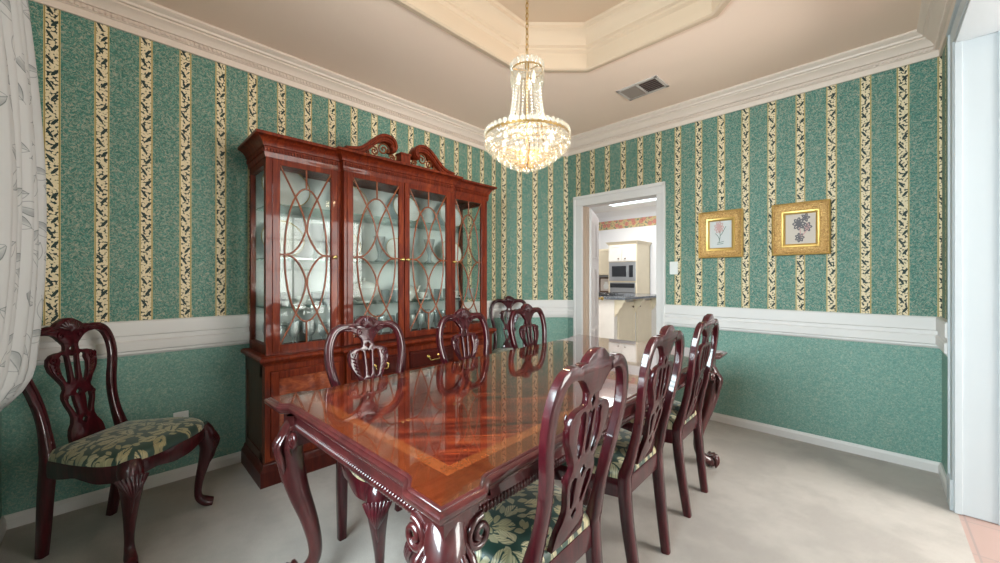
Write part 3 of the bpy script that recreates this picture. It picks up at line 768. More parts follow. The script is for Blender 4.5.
# ---------------------------------------------------------------- china cabinet
CX, CY = XA + .022, 1.548
cab = thing('china_cabinet', 'tall breakfront mahogany china cabinet with glazed doors and broken scroll pediment', 'china cabinet', (CX, CY, 0))
cw, cdk, cf = M['cab_wood'], M['cab_dark'], M['flame']
def outline(ds, dc, H, ch=.4575): return [(0, H), (ds, H), (ds, ch), (dc, ch), (dc, -ch), (ds, -ch), (ds, -H), (0, -H)]
BS, BC, BH = .430, .475, .922
HS, HC, HH = .385, .430, .905
m = MB()
for z, in ((0,),): m.sweep(outline(BS, BC, BH), [(-.02, 0), (.030, 0), (.030, .085), (.024, .095), (.016, .105), (.012, .122), (.0, .130), (-.02, .130)])
m.build('plinth', cdk, cab, smooth=30)
m = MB()
m.box(0, BS - .02, -BH, BH, .02, .70); m.box(BS - .03, BC - .02, -.4575, .4575, .02, .70)
for y0, y1, d in ((-BH, -.895, BS), (-.485, -.4575, BS), (.4575, .485, BS), (.895, BH, BS)): m.box(d - .03, d, y0, y1, .12, .69)
for y0, y1 in ((-.4575, -.43), (-.014, .014), (.43, .4575)): m.box(BC - .03, BC, y0, y1, .12, .69)
for y0, y1, d in ((-.895, -.485, BS), (.485, .895, BS), (-.43, -.014, BC), (.014, .43, BC)): m.box(d - .03, d, y0, y1, .12, .15); m.box(d - .03, d, y0, y1, .655, .69)
m.box(BC - .03, BC, -.43, -.014, .505, .525); m.box(BC - .03, BC, .014, .43, .505, .525)
base = m.build('base_body', cw, cab, smooth=0)
m = MB(); m.box(.02, BS - .03, -BH - .004, -BH + .001, .125, .69)
m.box(.02, .07, -BH - .010, -BH, .125, .69); m.box(BS - .07, BS - .012, -BH - .010, -BH, .125, .69); m.box(.02, BS - .01, -BH - .010, -BH, .62, .70); m.box(.02, BS - .01, -BH - .010, -BH, .125, .18); m.box(.02, BS - .002, -BH - .003, -BH + .03, .10, .705)
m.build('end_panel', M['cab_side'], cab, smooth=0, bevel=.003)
m = MB(); m.sweep(outline(BS, BC, BH), [(-.40, .745), (.018, .745), (.030, .738), (.034, .728), (.030, .718), (.018, .712), (.010, .700), (.004, .690), (-.02, .690)])
m.build('waist_molding', cw, cab, smooth=30)
MB().box(0, HS, -HH, HH, .742, .752).build('cabinet_floor', cw, cab, smooth=0)
def panel_front(name, d, y0, y1, z0, z1, fw=.045):
    m = MB(); m.box(d - .012, d + .010, y0, y0 + fw, z0, z1); m.box(d - .012, d + .010, y1 - fw, y1, z0, z1); m.box(d - .012, d + .010, y0 + fw, y1 - fw, z0, z0 + fw); m.box(d - .012, d + .010, y0 + fw, y1 - fw, z1 - fw, z1)
    o = m.build(name, cw, cab, smooth=0, bevel=.004)
    m = MB(); m.box(d - .008, d + .003, y0 + fw - .002, y1 - fw + .002, z0 + fw - .002, z1 - fw + .002); m.build('veneer_panel', cf, o, smooth=0)
    return o
def knob(parent, x, y, z, r=.011):
    m = MB(); m.lathe([(.0001, 0), (r * .9, 0), (r * .8, .003), (r * .4, .005), (r * .4, .012), (r, .018), (r * 1.05, .023), (r * .6, .028), (.0001, .029)], 14, (x, y, z), Matrix.Rotation(R(90), 3, 'Y'))
    m.build('knob', M['brass'], parent, smooth=50)
for y0, y1, k in ((-.893, -.487, 1), (.487, .893, -1)):
    o = panel_front('base_door', BS, y0, y1, .152, .653); knob(o, BS + .008, (y1 if k > 0 else y0) - k * .025, .42)
for y0, y1, k in ((-.428, -.016, 1), (.016, .428, -1)):
    o = panel_front('base_door', BC, y0, y1, .152, .503); knob(o, BC + .008, (y1 if k > 0 else y0) - k * .025, .36)
    m = MB(); m.box(BC - .012, BC + .010, y0, y1, .527, .653); m.box(BC + .006, BC + .014, y0 + .014, y1 - .014, .541, .639); o = m.build('drawer', cdk, cab, smooth=0, bevel=.004)
    yc = (y0 + y1) / 2; m = MB()
    for s in (-1, 1): m.lathe([(.0001, 0), (.012, 0), (.011, .003), (.005, .005), (.005, .016), (.007, .02), (.0001, .022)], 12, (BC + .013, yc + s * .048, .600), Matrix.Rotation(R(90), 3, 'Y'))
    m.tube([(BC + .030, yc - .048, .600), (BC + .034, yc - .046, .582), (BC + .037, yc - .030, .572), (BC + .038, yc, .576), (BC + .037, yc + .030, .572), (BC + .034, yc + .046, .582), (BC + .030, yc + .048, .600)], [.0045] * 7, n=8, spl=4)
    m.build('bail_handle', M['brass'], o, smooth=50)
# hutch
Z0, Z1 = .752, 1.935
m = MB(); m.box(HS - .045, HS - .004, -HH, HH, Z1 - .012, Z1 + .01); m.box(HS - .045, HS - .004, -HH, HH, Z0 - .004, Z0 + .006)
for s in (-1, 1):
    m.box(HS - .045, HS - .002, s * HH - (.035 if s > 0 else 0), s * HH + (0 if s > 0 else .035), Z0, Z1)
    m.box(0, .035, s * HH - (.03 if s > 0 else 0), s * HH + (0 if s > 0 else .03), Z0, Z1)
    m.box(.03, HS - .04, s * HH - (.03 if s > 0 else 0), s * HH + (0 if s > 0 else .03), Z0, Z0 + .05); m.box(.03, HS - .04, s * HH - (.03 if s > 0 else 0), s * HH + (0 if s > 0 else .03), Z1 - .05, Z1)
    a, b = sorted((s * .4575, s * .482)); m.box(HS - .03, HS, a, b, Z0, Z1)
    a, b = sorted((s * .4575, s * .440)); m.box(HS - .03, HC, a, b, Z0, Z1)
m.build('hutch_frame', cw, cab, smooth=0)
m = MB(); m.box(0, HS, -HH, HH, Z1, 2.055); m.box(HS - .01, HC, -.4575, .4575, Z1, 2.055); m.build('hutch_top', cw, cab, smooth=0)
MB().box(0, .006, -HH + .03, HH - .03, Z0, Z1).build('back_panel', M['mirror'], cab, smooth=0)
for s in (-1, 1):
    a = s * (HH - .014); MB().box(.035, HS - .045, a - .002, a + .002, Z0 + .05, Z1 - .05).build('side_glass', M['pane'], cab, smooth=0)
for z in (1.02, 1.33, 1.66): MB().box(.008, HS - .05, -HH + .032, HH - .032, z - .004, z + .004).build('glass_shelf', M['shelf_glass'], cab, smooth=0)
cp = [(-.02, 1.925), (.006, 1.925), (.010, 1.945), (.012, 1.985), (.020, 1.990), (.024, 2.005), (.036, 2.022), (.054, 2.036), (.066, 2.040), (.066, 2.056), (-.02, 2.056)]
m = MB(); m.sweep(outline(HS, HC, HH), cp)
op = outline(HS, HC, HH)
for p, q in zip(op, op[1:]):
    P = Vector(p); D = Vector(q) - P; L = D.length
    if L < .2: continue
    D.normalize(); N = Vector((-D.y, D.x)); k = int(L / .016)
    for i in range(k):
        c = P + D * ((i + .5) * L / k) + N * .014
        m.box(-.005, .005, -.005, .004, -.010, .012, Matrix.Translation((c.x, c.y, 1.966)) @ Matrix.Rotation(math.atan2(D.y, D.x), 4, 'Z'))
m.build('crown_molding', cw, cab, smooth=30)
for y0, y1, d, ks in ((-.872, -.484, HS, 1), (-.438, -.003, HC, 1), (.003, .438, HC, -1), (.484, .872, HS, -1)):
    fw = .042; m = MB(); z0, z1 = Z0 + .006, Z1 - .003
    m.box(d - .020, d + .004, y0, y0 + fw, z0, z1); m.box(d - .020, d + .004, y1 - fw, y1, z0, z1); m.box(d - .020, d + .004, y0 + fw, y1 - fw, z0, z0 + fw); m.box(d - .020, d + .004, y0 + fw, y1 - fw, z1 - fw, z1)
    dr = m.build('glass_door', cw, cab, smooth=0, bevel=.003)
    a, b, c, e = y0 + fw, y1 - fw, z0 + fw, z1 - fw
    MB().box(d - .010, d - .007, a - .004, b + .004, c - .004, e + .004).build('pane', M['pane'], dr, smooth=0)
    X = d - .003; U = lambda u, v: (X, a + (b - a) * u, c + (e - c) * v)
    m = MB(); r = .0058
    def bar(pts, spl=6): m.tube([U(*p) for p in pts], [r] * len(pts), n=7, spl=spl)
    m.tube([U(.5 + .415 * math.sin(t), .505 + .385 * math.cos(t)) for t in [2 * PI * k / 48 for k in range(49)]], [r] * 49, n=7)
    bar([(.5, 1), (.5, .89)], 0); bar([(.5, 0), (.5, .12)], 0)
    for s in (0, 1):
        f = lambda p: (p[0] if s == 0 else 1 - p[0], p[1])
        bar([f(p) for p in ((0, 1), (.22, .875), (.40, .765), (.475, .69), (.475, .635), (.36, .56), (.20, .512), (0, .505))])
        bar([f(p) for p in ((0, .505), (.20, .498), (.36, .45), (.475, .375), (.475, .32), (.40, .245), (.22, .125), (0, .0))])
    m.build('mullions', M['mullion'], dr, smooth=60)
    knob(dr, d + .004, (y1 if ks > 0 else y0) - ks * .020, 1.345, .012)
# pediment
for s in (-1, 1):
    pts = [(-.4575, 2.066), (-.42, 2.067), (-.36, 2.082), (-.31, 2.115), (-.265, 2.158), (-.220, 2.196), (-.175, 2.216), (-.130, 2.214), (-.098, 2.196), (-.084, 2.168), (-.096, 2.143), (-.118, 2.142)]
    m = MB()
    for dx, ra, rb, dz in ((0.0, .020, .040, 0), (.030, .012, .022, .012), (-.0, .010, .034, -.020)):
        m.tube([(HC - .015 + dx, -s * y if s < 0 else -s * y, z + dz * (1 if i < 9 else 0)) for i, (y, z) in enumerate(pts)] if False else [(HC - .015 + dx, s * -y, z + dz * (1 if i < 9 else 0)) for i, (y, z) in enumerate(pts)],
               [(ra * (.6 if i == 0 else 1), rb) for i in range(len(pts))], ref=(1, 0, 0), square=True, spl=5)
    m.ball((HC + .012, s * .106, 2.160), .018, (.9, 1, 1), 12, 8)
    m.build('pediment_scroll', cw, cab, smooth=50)
    m = MB(); x = HC - .015
    for (cy, cz, r0, tn, a0, sg) in ((.165, 2.140, .048, 1.7, 200, -1), (.235, 2.112, .034, 1.5, 20, 1), (.295, 2.090, .022, 1.3, 200, -1), (.095, 2.092, .026, 1.5, 20, 1), (.335, 2.076, .012, 1.1, 20, 1), (.115, 2.135, .014, 1.2, 100, -1)):
        m.tube(spiral((x, s * cy, cz), r0, tn, R(a0), sg, (0, s, 0), (0, 0, 1), 30), [.0062] * 30, n=6)
    m.tube([(x, s * .06, 2.068), (x, s * .14, 2.080), (x, s * .20, 2.072), (x, s * .28, 2.070), (x, s * .38, 2.066)], [.007] * 5, n=6, spl=4)
    m.tube([(x, s * .13, 2.19), (x, s * .19, 2.185), (x, s * .25, 2.145), (x, s * .31, 2.10)], [.005] * 4, n=6, spl=4)
    m.build('pediment_fretwork', M['mullion'], cab, smooth=60)
m = MB(); m.box(HC - .05, HC + .022, -.040, .040, 2.054, 2.135); m.box(HC - .056, HC + .030, -.046, .046, 2.128, 2.142); m.build('pediment_plinth', cw, cab, smooth=0, bevel=.003)

# ---- what stands in it
DOOR = ('the first glass door from the left', 'the second glass door from the left', 'the third glass door from the left', 'the last glass door on the right')
def in_cab(o, x, y, z): o.location = (CX + x, CY + y, z); return o
def make_plate():
    t = thing('dinner_plate', '', 'plate')
    mm = Matrix.Rotation(R(72), 3, 'Y')
    m = MB(); m.lathe([(.0001, .012), (.60, .012), (.66, .05), (1.0, .13), (1.0, .155), (.66, .085), (.58, .045), (.0001, .045)], 32, (0, 0, 1), mm)
    o = m.build('plate_body', M['china'], t, smooth=50)
    for a, b in ((.955, 1.004), (.64, .665)):
        za = lambda r: (.13 + .03 if r > .9 else .085) + .004
        m = MB(); m.lathe([(a, .046 + (a - .58) * .262), (b, .046 + (b - .58) * .262), (b, .056 + (b - .58) * .262), (a, .056 + (a - .58) * .262), (a, .046 + (a - .58) * .262)], 32, (0, 0, 1), mm); m.build('gold_rim', M['china_gold'], o, smooth=50)
    return t
pl0 = make_plate(); one = True
for (r, y, z, lab) in ((.150, -.715, 1.664, 'largest white plate, standing on the top shelf behind ' + DOOR[0]), (.132, -.735, 1.334, 'white gold-rimmed plate on the middle shelf behind ' + DOOR[0]),
                       (.128, -.260, 1.664, 'white plate standing on the top shelf behind ' + DOOR[1]), (.115, -.305, 1.334, 'white plate on the middle shelf behind ' + DOOR[1]),
                       (.128, .215, 1.664, 'white plate standing on the top shelf behind ' + DOOR[2]), (.105, .130, 1.334, 'white plate on the middle shelf behind ' + DOOR[2]),
                       (.125, .690, 1.664, 'white plate standing on the top shelf behind ' + DOOR[3]), (.118, .700, 1.334, 'white plate on the middle shelf behind ' + DOOR[3])):
    t = pl0 if one else dup(pl0); one = False
    t['label'] = lab; t['group'] = 'plates standing in the china cabinet'; t.scale = (r, r, r); in_cab(t, .10, y, z)
def lathe_thing(name, prof, mat, n=20):
    return MB().lathe(prof, n).build(name, mat, smooth=50)
gob = lathe_thing('goblet', [(.0001, 0), (.030, 0), (.030, .003), (.006, .010), (.005, .060), (.010, .068), (.026, .085), (.034, .110), (.034, .145), (.030, .165), (.028, .165), (.031, .143), (.031, .112), (.022, .090), (.0001, .080)], M['goblet_glass'], 14)
one = True
for j, x in enumerate((.16, .27)):
    for i in range(20):
        y = -.83 + i * .087 + (.03 if j else 0) + random.uniform(-.008, .008)
        if y > .85: continue
        g = gob if one else dup(gob); one = False
        s = random.choice((.85, 1, 1, 1.1)); g.scale = (s, s, s)
        tag(g, 'clear stemmed goblet crowded with others on the cabinet floor behind the glass doors', 'glass', 'goblets on the cabinet floor'); in_cab(g, x + random.uniform(-.01, .01), y, .752)
tum = lathe_thing('tumbler', [(.0001, 0), (.028, 0), (.034, .09), (.032, .09), (.027, .006), (.0001, .006)], M['goblet_glass'], 14); one = True
for i, y in enumerate((-.83, -.76, -.56, -.50, -.04, .04, .36, .44, .56, .82)):
    g = tum if one else dup(tum); one = False
    tag(g, 'small clear tumbler standing on the lowest glass shelf of the china cabinet', 'glass', 'tumblers on the lowest glass shelf'); in_cab(g, .22 + .03 * (i % 2), y, 1.024)
def make_cup():
    t = thing('teacup', '', 'cup')
    MB().lathe([(.0001, .014), (.020, .014), (.022, .020), (.036, .038), (.041, .065), (.039, .065), (.034, .040), (.018, .024), (.0001, .022)], 20).build('cup_bowl', M['china'], t, smooth=50)
    m = MB(); m.tube([(0, .037, .056), (0, .058, .056), (0, .060, .036), (0, .034, .034)], [.004] * 4, n=7, spl=4); m.build('handle', M['china'], t, smooth=60)
    MB().lathe([(.0001, 0), (.035, 0), (.070, .010), (.070, .013), (.034, .005), (.0001, .012)], 24).build('saucer', M['china'], t, smooth=50)
    return t
cup = make_cup(); one = True
for y, z, lab in ((-.655, 1.024, 'white teacup and saucer on the lowest shelf behind ' + DOOR[0]), (-.365, 1.024, 'white teacup and saucer on the lowest shelf behind ' + DOOR[1]),
                  (.300, 1.024, 'white teacup and saucer on the lowest shelf behind ' + DOOR[2]), (.640, 1.024, 'white teacup and saucer on the lowest shelf behind ' + DOOR[3])):
    t = cup if one else dup(cup); one = False; t['label'] = lab; t['group'] = 'teacups in the china cabinet'; in_cab(t, .23, y, z)
t = thing('tureen', 'lidded white soup tureen on the lowest shelf behind the second glass door', 'tureen')
MB().lathe([(.0001, 0), (.055, 0), (.05, .012), (.07, .025), (.105, .06), (.115, .10), (.118, .105), (.11, .11), (.0001, .11)], 28).build('bowl', M['china'], t, smooth=50)
m = MB(); m.lathe([(.116, .11), (.114, .118), (.08, .145), (.03, .16), (.012, .165), (.018, .18), (.0001, .19)], 28); m.build('lid', M['china'], t, smooth=50)
for s in (-1, 1):
    m = MB(); m.tube([(0, s * .10, .09), (0, s * .135, .095), (0, s * .135, .06), (0, s * .10, .055)], [.006] * 4, n=7, spl=4); m.build('handle', M['china'], t, smooth=60)
in_cab(t, .19, -.205, 1.024)
t = thing('teapot', 'white teapot on the lowest shelf behind the third glass door', 'teapot')
MB().lathe([(.0001, 0), (.04, 0), (.042, .008), (.075, .045), (.078, .075), (.055, .115), (.03, .125), (.0001, .125)], 26).build('pot_body', M['china'], t, smooth=50)
MB().lathe([(.036, .122), (.03, .134), (.01, .14), (.012, .15), (.0001, .156)], 18).build('lid', M['china'], t, smooth=50)
m = MB(); m.tube([(0, .065, .05), (0, .10, .065), (0, .115, .10), (0, .13, .118)], [.016, .011, .008, .007], n=9, spl=4); m.build('spout', M['china'], t, smooth=60)
m = MB(); m.tube([(0, -.055, .10), (0, -.10, .11), (0, -.115, .07), (0, -.07, .04)], [.006] * 4, n=8, spl=4); m.build('handle', M['china'], t, smooth=60)
in_cab(t, .19, .170, 1.024)
for nm, y, z, sc, lab in (('vase', -.565, 1.334, 1.0, 'tall clear vase on the middle shelf behind the first glass door'), ('vase', .36, 1.334, .85, 'clear vase on the middle shelf behind the third glass door'), ('vase', -.10, 1.334, .8, 'clear vase on the middle shelf behind the second glass door')):
    o = lathe_thing('vase', [(.0001, 0), (.045, 0), (.045, .01), (.020, .03), (.018, .08), (.040, .16), (.055, .24), (.051, .24), (.036, .162), (.012, .085), (.0001, .05)], M['goblet_glass'], 18)
    o.scale = (sc, sc, sc); tag(o, lab, 'vase'); in_cab(o, .24, y, z)

# ---------------------------------------------------------------- chandelier
HX, HY, HZ = -1.297, 1.528, 2.0
ch = thing('chandelier', 'tiered crystal basket chandelier hanging on a gilt chain over the table', 'chandelier', (HX, HY, 0))
cg = M['chain_gold']
MB().lathe([(.0001, 2.945), (.03, 2.95), (.055, 2.975), (.062, ZT), (.0001, ZT)], 24).build('ceiling_canopy', cg, ch, smooth=50)
m = MB(); z = 2.945; k = 0
while z > 2.345:
    ax = (1, 0, 0) if k % 2 else (0, 1, 0)
    m.tube([(ax[0] * .0075 * math.cos(a), ax[1] * .0075 * math.cos(a), z - .014 + .017 * math.sin(a)) for a in [2 * PI * q / 12 for q in range(13)]], [.0024] * 13, n=6)
    z -= .027; k += 1
m.build('chain', cg, ch, smooth=60)
m = MB(); m.lathe([(.0001, 1.79), (.012, 1.80), (.008, 1.84), (.008, 2.30), (.012, 2.31), (.012, 2.335), (.0001, 2.34)], 10); m.build('stem', cg, ch, smooth=50)
def hoop(r, z0, z1, t=.004): return [(r - t, z0), (r, z0), (r, z1), (r - t, z1), (r - t, z0)]
m = MB(); m.lathe(hoop(.083, 2.288, 2.296), 40)
for a in range(6): m.tube([(0, 0, 2.292), (.081 * math.cos(a * PI / 3), .081 * math.sin(a * PI / 3), 2.292)], [.003, .003], n=5)
m.build('top_ring', cg, ch, smooth=50)
TIERS = ((50, .200, 1.916, .056), (46, .176, 1.888, .050), (40, .148, 1.862, .044), (32, .118, 1.838, .040), (24, .088, 1.818, .034), (16, .056, 1.802, .030))
m = MB(); m.lathe(hoop(.219, 1.936, 1.950), 64); m.lathe(hoop(.102, 1.972, 1.980), 40)
for a in range(8): c, s = math.cos(a * PI / 4), math.sin(a * PI / 4); m.tube([(0, 0, 1.96), (.10 * c, .10 * s, 1.974), (.216 * c, .216 * s, 1.942)], [.0035] * 3, n=5)
for n_, r, z, L in TIERS: m.lathe(hoop(r, z, z + .004, .003), 48)
for a in range(8): c, s = math.cos(a * PI / 4), math.sin(a * PI / 4); m.tube([(.216 * c, .216 * s, 1.938), (.148 * c, .148 * s, 1.862), (.056 * c, .056 * s, 1.802), (.008 * c, .008 * s, 1.775)], [.002] * 4, n=4)
m.build('basket_frame', cg, ch, smooth=50)
cr = M['crystal']
def scallops(r, z, n, w, h):
    m = MB()
    for k in range(n):
        a = 2 * PI * k / n; mm = Matrix.Rotation(a, 3, 'Z') @ Matrix.Diagonal((.35, w / h, 1)).to_3x3()
        m.ball((r * math.cos(a), r * math.sin(a), z), h, (1, 1, 1), 8, 6, mm)
    return m
scallops(.085, 2.312, 22, .011, .019).build('crystal_crown', M['bead'], ch, smooth=0)
scallops(.221, 1.957, 46, .014, .016).build('crystal_rim', M['bead'], ch, smooth=0)
def prism_rings(L, h):
    """a faceted drop: small top, six-sided body in three belts, pointed tip"""
    def ring(k, z, o): return [(k * h * .7 * math.cos(PI / 3 * (q + o)), k * h * math.sin(PI / 3 * (q + o)), z) for q in range(6)]
    return [ring(.35, 0, 0), ring(.8, -L * .10, .5), ring(.62, -L * .36, 0), ring(1, -L * .66, .5), ring(.55, -L * .88, 0), ring(.02, -L, .5)]
p0 = MB(); p0.rings(prism_rings(.060, .0088)); p0 = p0.build('crystal_prism', cr, ch, smooth=0)
pt = MB(); pt.rings(prism_rings(.078, .0066)); pt = pt.build('crystal_prism', cr, ch, smooth=0)
for base_, n, r, z in ((p0, 64, .219, 1.940), (pt, 36, .085, 2.292)):
    for k in range(n):
        o = base_ if k == 0 else base_.copy()
        if k: COL.objects.link(o); o.parent = ch
        a = 2 * PI * k / n; o.location = (r * math.cos(a), r * math.sin(a), z); o.rotation_euler = (0, 0, a)
m = MB()
for n, r, z, L in TIERS + ((58, .208, 1.934, .05), (30, .077, 2.258, .06)):
    for k in range(n):
        a = 2 * PI * (k + .5) / n; mm = Matrix.Rotation(a, 3, 'Z'); c = Vector((r * math.cos(a), r * math.sin(a), z))
        m.rings([[c + mm @ Vector(q) for q in l] for l in prism_rings(L, PI * r / n * .95)])
m.build('inner_crystal_prisms', cr, ch, smooth=0, kind='stuff')
m = MB()
for q in range(14):
    z = 2.205 - q * .0170; f = q / 13; r = .072 + .032 * f ** 1.7
    m.ball((r, 0, z), .0068, (.9, .9, .9), 6, 4)
bs = m.build('bead_strand', M['bead'], ch, smooth=0)
for k in range(22):
    o = bs if k == 0 else bs.copy()
    if k: COL.objects.link(o); o.parent = ch
    o.rotation_euler = (0, 0, 2 * PI * k / 22)
m = MB(); m.ball((0, 0, 1.768), .018, (1, 1, 1), 12, 8); m.lathe([(.0001, 1.79), (.010, 1.788), (.006, 1.78), (.0001, 1.776)], 8); m.build('finial', cr, ch, smooth=0)
bb = MB().lathe([(.0001, -.026), (.006, -.024), (.007, -.006), (.011, .006), (.010, .018), (.004, .032), (.0001, .040)], 10).build('bulb', M['bulb'], ch, smooth=60)
for k in range(9):
    o = bb if k == 0 else bb.copy()
    if k: COL.objects.link(o); o.parent = ch
    if k < 6: a = 2 * PI * k / 6 + .3; o.location = (.135 * math.cos(a), .135 * math.sin(a), 1.915)
    else: a = 2 * PI * k / 3; o.location = (.045 * math.cos(a), .045 * math.sin(a), 2.240)
def lamp(z, r, e):
    l = bpy.data.lights.new('chandelier_light', 'POINT'); l.energy = e; l.color = (1.0, .80, .55); l.shadow_soft_size = r
    o = bpy.data.objects.new('chandelier_light', l); COL.objects.link(o); o.parent = ch; o.location = (0, 0, z)
lamp(1.945, .04, 4.5)

# ---------------------------------------------------------------- curtain
def curtain():
    bm = bmesh.new(); uvl = bm.loops.layers.uv.new('UVMap'); NX, NZ = 128, 40
    x0, x1 = -2.43, -1.38; zb, zt = .745, 2.52
    grid = []
    for j in range(NZ + 1):
        v = j / NZ; z = zb + (zt - zb) * v
        bulge = .065 * math.sin(PI * min(1, v * 1.0 + .12)) ** 1.0 * (1 - .25 * v)
        row = []
        for i in range(NX + 1):
            u = i / NX; x = x0 + (x1 - x0) * u
            fold = .026 * math.sin(u * 2 * PI * 8.2 + .5 + .25 * math.sin(v * 4)) + .010 * math.sin(u * 2 * PI * 14 + 2 * v)
            y = -.262 + bulge + fold * (.75 + .25 * v) - .05 * max(0, 1 - u * 11.7) ** 1.5
            hem = .020 * math.sin(u * 2 * PI * 8.2 + .5) * (1 - v) ** 6 + (-.045 + .155 * u) * (1 - v) ** 3
            row.append(bm.verts.new((x, y - .05 * (1 - min(1, v * 14)) ** 2, z + hem)))
        grid.append(row)
    for j in range(NZ):
        for i in range(NX):
            f = bm.faces.new([grid[j][i], grid[j][i + 1], grid[j + 1][i + 1], grid[j + 1][i]]); f.smooth = True
            for l, (a, b) in zip(f.loops, ((i, j), (i + 1, j), (i + 1, j + 1), (i, j + 1))): l[uvl].uv = (a / NX * 1.95, b / NZ * 1.78)
    me = bpy.data.meshes.new('curtain'); bm.to_mesh(me); bm.free(); me.materials.append(M['curtain'])
    o = bpy.data.objects.new('curtain', me); COL.objects.link(o); s = o.modifiers.new('s', 'SOLIDIFY'); s.thickness = .004
    return tag(o, 'white curtain printed with grey sketched leaves hanging at the left edge above the chair', 'curtain')
curtain()
t = thing('curtain_rod', 'brass curtain rod above the front window carrying the leaf-printed curtain', 'curtain rod', (0, 0, 0))
m = MB(); m.tube([(-2.47, -.262, 2.525), (.1, -.262, 2.525)], [.012, .012], n=12); m.build('rod', M['brass'], t)
for x in (-2.40, -.05):
    m = MB(); m.tube([(x, YC + .001, 2.525), (x, -.25, 2.525)], [.008, .008], n=8); m.lathe([(.0001, 0), (.022, 0), (.022, .006), (.0001, .008)], 12, (x, YC, 2.525), Matrix.Rotation(R(-90), 3, 'X')); m.build('bracket', M['brass'], t)

# ---------------------------------------------------------------- pictures on the back wall
def picture(x0, x1, z0, z1, label, prt, kind):
    w_, h_ = (x1 - x0) / 2, (z1 - z0) / 2
    t = thing('framed_picture', label, 'picture', ((x0 + x1) / 2, YB, (z0 + z1) / 2), 0, 'gilt framed pictures on the striped wall')
    def frame(name, prof, mat, hw, hh):
        m = MB(); rs = []
        for o, d in prof: rs.append([(sx * (hw - o), -d, sz * (hh - o)) for sx, sz in ((-1, -1), (1, -1), (1, 1), (-1, 1))])
        vv = [[m.v(*p) for p in r] for r in rs]
        for a, b in zip(vv, vv[1:]):
            for i in range(4): m.f([a[i], a[(i + 1) % 4], b[(i + 1) % 4], b[i]])
        return m.build(name, mat, t, smooth=25)
    frame('frame', [(0, .0), (0, .022), (.004, .030), (.012, .032), (.020, .027), (.045, .021), (.055, .022), (.060, .020), (.060, .0)], M['gold_carved'], w_, h_)
    frame('frame_lip', [(0, .0), (0, .033), (.004, .036), (.008, .033), (.008, .0)], M['gold'], w_ + .001, h_ + .001)
    frame('liner', [(.056, .0), (.056, .021), (.060, .025), (.070, .022), (.074, .016), (.082, .012), (.082, .0)], M['gold'], w_, h_)
    MB().box(-w_ + .07, w_ - .07, -.006, -.002, -h_ + .07, h_ - .07).build('print', prt, t, smooth=0)
    iw, ih = w_ - .085, h_ - .085
    def strokes(name, mat, lines, r=.0016):
        m = MB()
        for pts in lines: m.tube([(u * iw, -.0068, v * ih) for u, v in pts], [(r * (1.0 if kind == 0 else 1.35), .0006)] * len(pts), n=5, spl=4, ref=(0, 1, 0))
        m.build(name, mat, t, smooth=0)
    rnd = random.Random(3 if kind else 5)
    def petals(cx, cy, r, n, a0=0): return [[(cx, cy), (cx + r * .6 * math.cos(a + .35), cy + r * .6 * math.sin(a + .35)), (cx + r * math.cos(a), cy + r * math.sin(a)), (cx + r * .6 * math.cos(a - .35), cy + r * .6 * math.sin(a - .35)), (cx, cy)] for a in [a0 + 2 * PI * k / n for k in range(n)]]
    if kind == 0:
        strokes('drawing', M['ink_pink'], petals(-.15, .55, .45, 9) + petals(-.15, .55, .3, 7, .3) + petals(-.15, .6, .15, 5), .0035)
        strokes('stalks', M['ink_green'], [[(-.1, .3), (-.05, -.1), (-.15, -.6)], [(.5, .6), (.15, .1), (-.05, -.1)], [(-.5, .1), (-.2, -.2), (-.1, -.5)], [(-.3, -.65), (0, -.6), (.3, -.55)], [(-.35, -.75), (.1, -.72), (.25, -.7)]], .0024)
    else:
        strokes('drawing', M['ink_grey'], petals(-.1, .35, .42, 8) + petals(-.1, .35, .25, 6, .4) + petals(.45, .1, .32, 6) + petals(.35, .75, .28, 5) + petals(-.05, -.6, .3, 7), .0034)
        strokes('stalks', M['ink_pink'], [[(-.05, .1), (.0, -.3), (-.05, -.6)], [(.45, -.1), (.2, -.4), (0, -.6)], [(.6, .1), (.55, .3), (.4, .35)]] + petals(.45, .05, .2, 5), .003)
picture(-1.078, -.750, 1.380, 1.768, 'smaller-looking gilt framed print nearer the doorway, pink and pale blue sheet', M['print_cool'], 0)
picture(-.556, -.215, 1.380, 1.766, 'gilt framed print nearer the right corner, dark floral sketch on a warm pale sheet', M['print_warm'], 1)

# ---------------------------------------------------------------- switch, outlet, ceiling vent
t = thing('light_switch', 'white light switch plate on the striped wall beside the kitchen doorway', 'light switch', (-1.296, YB, 1.300))
MB().box(-.036, .036, -.006, 0, -.058, .058).build('switch_plate', M['plastic'], t, smooth=0, bevel=.003)
MB().box(-.015, .015, -.010, -.004, -.032, .032).build('rocker', M['plastic'], t, smooth=0, bevel=.002)
t = thing('wall_outlet', 'white wall outlet low on the green wall behind the lone chair', 'outlet', (XA, .295, .345))
MB().box(0, .006, -.036, .036, -.058, .058).build('outlet_plate', M['plastic'], t, smooth=0, bevel=.003)
for z in (-.02, .02):
    m = MB(); m.box(.005, .009, -.016, .016, z - .014, z + .014); o = m.build('socket', M['plastic'], t, smooth=0, bevel=.003)
    m = MB(); m.box(.0085, .0095, -.008, -.005, z - .005, z + .006); m.box(.0085, .0095, .005, .008, z - .005, z + .006); m.build('slots', M['slot'], o, smooth=0)
t = thing('ceiling_vent', 'white rectangular air vent set in the ceiling beyond the chandelier', 'vent', (-1.330, 3.0, ZC), R(-3))
m = MB(); vx, vy = .168, .116
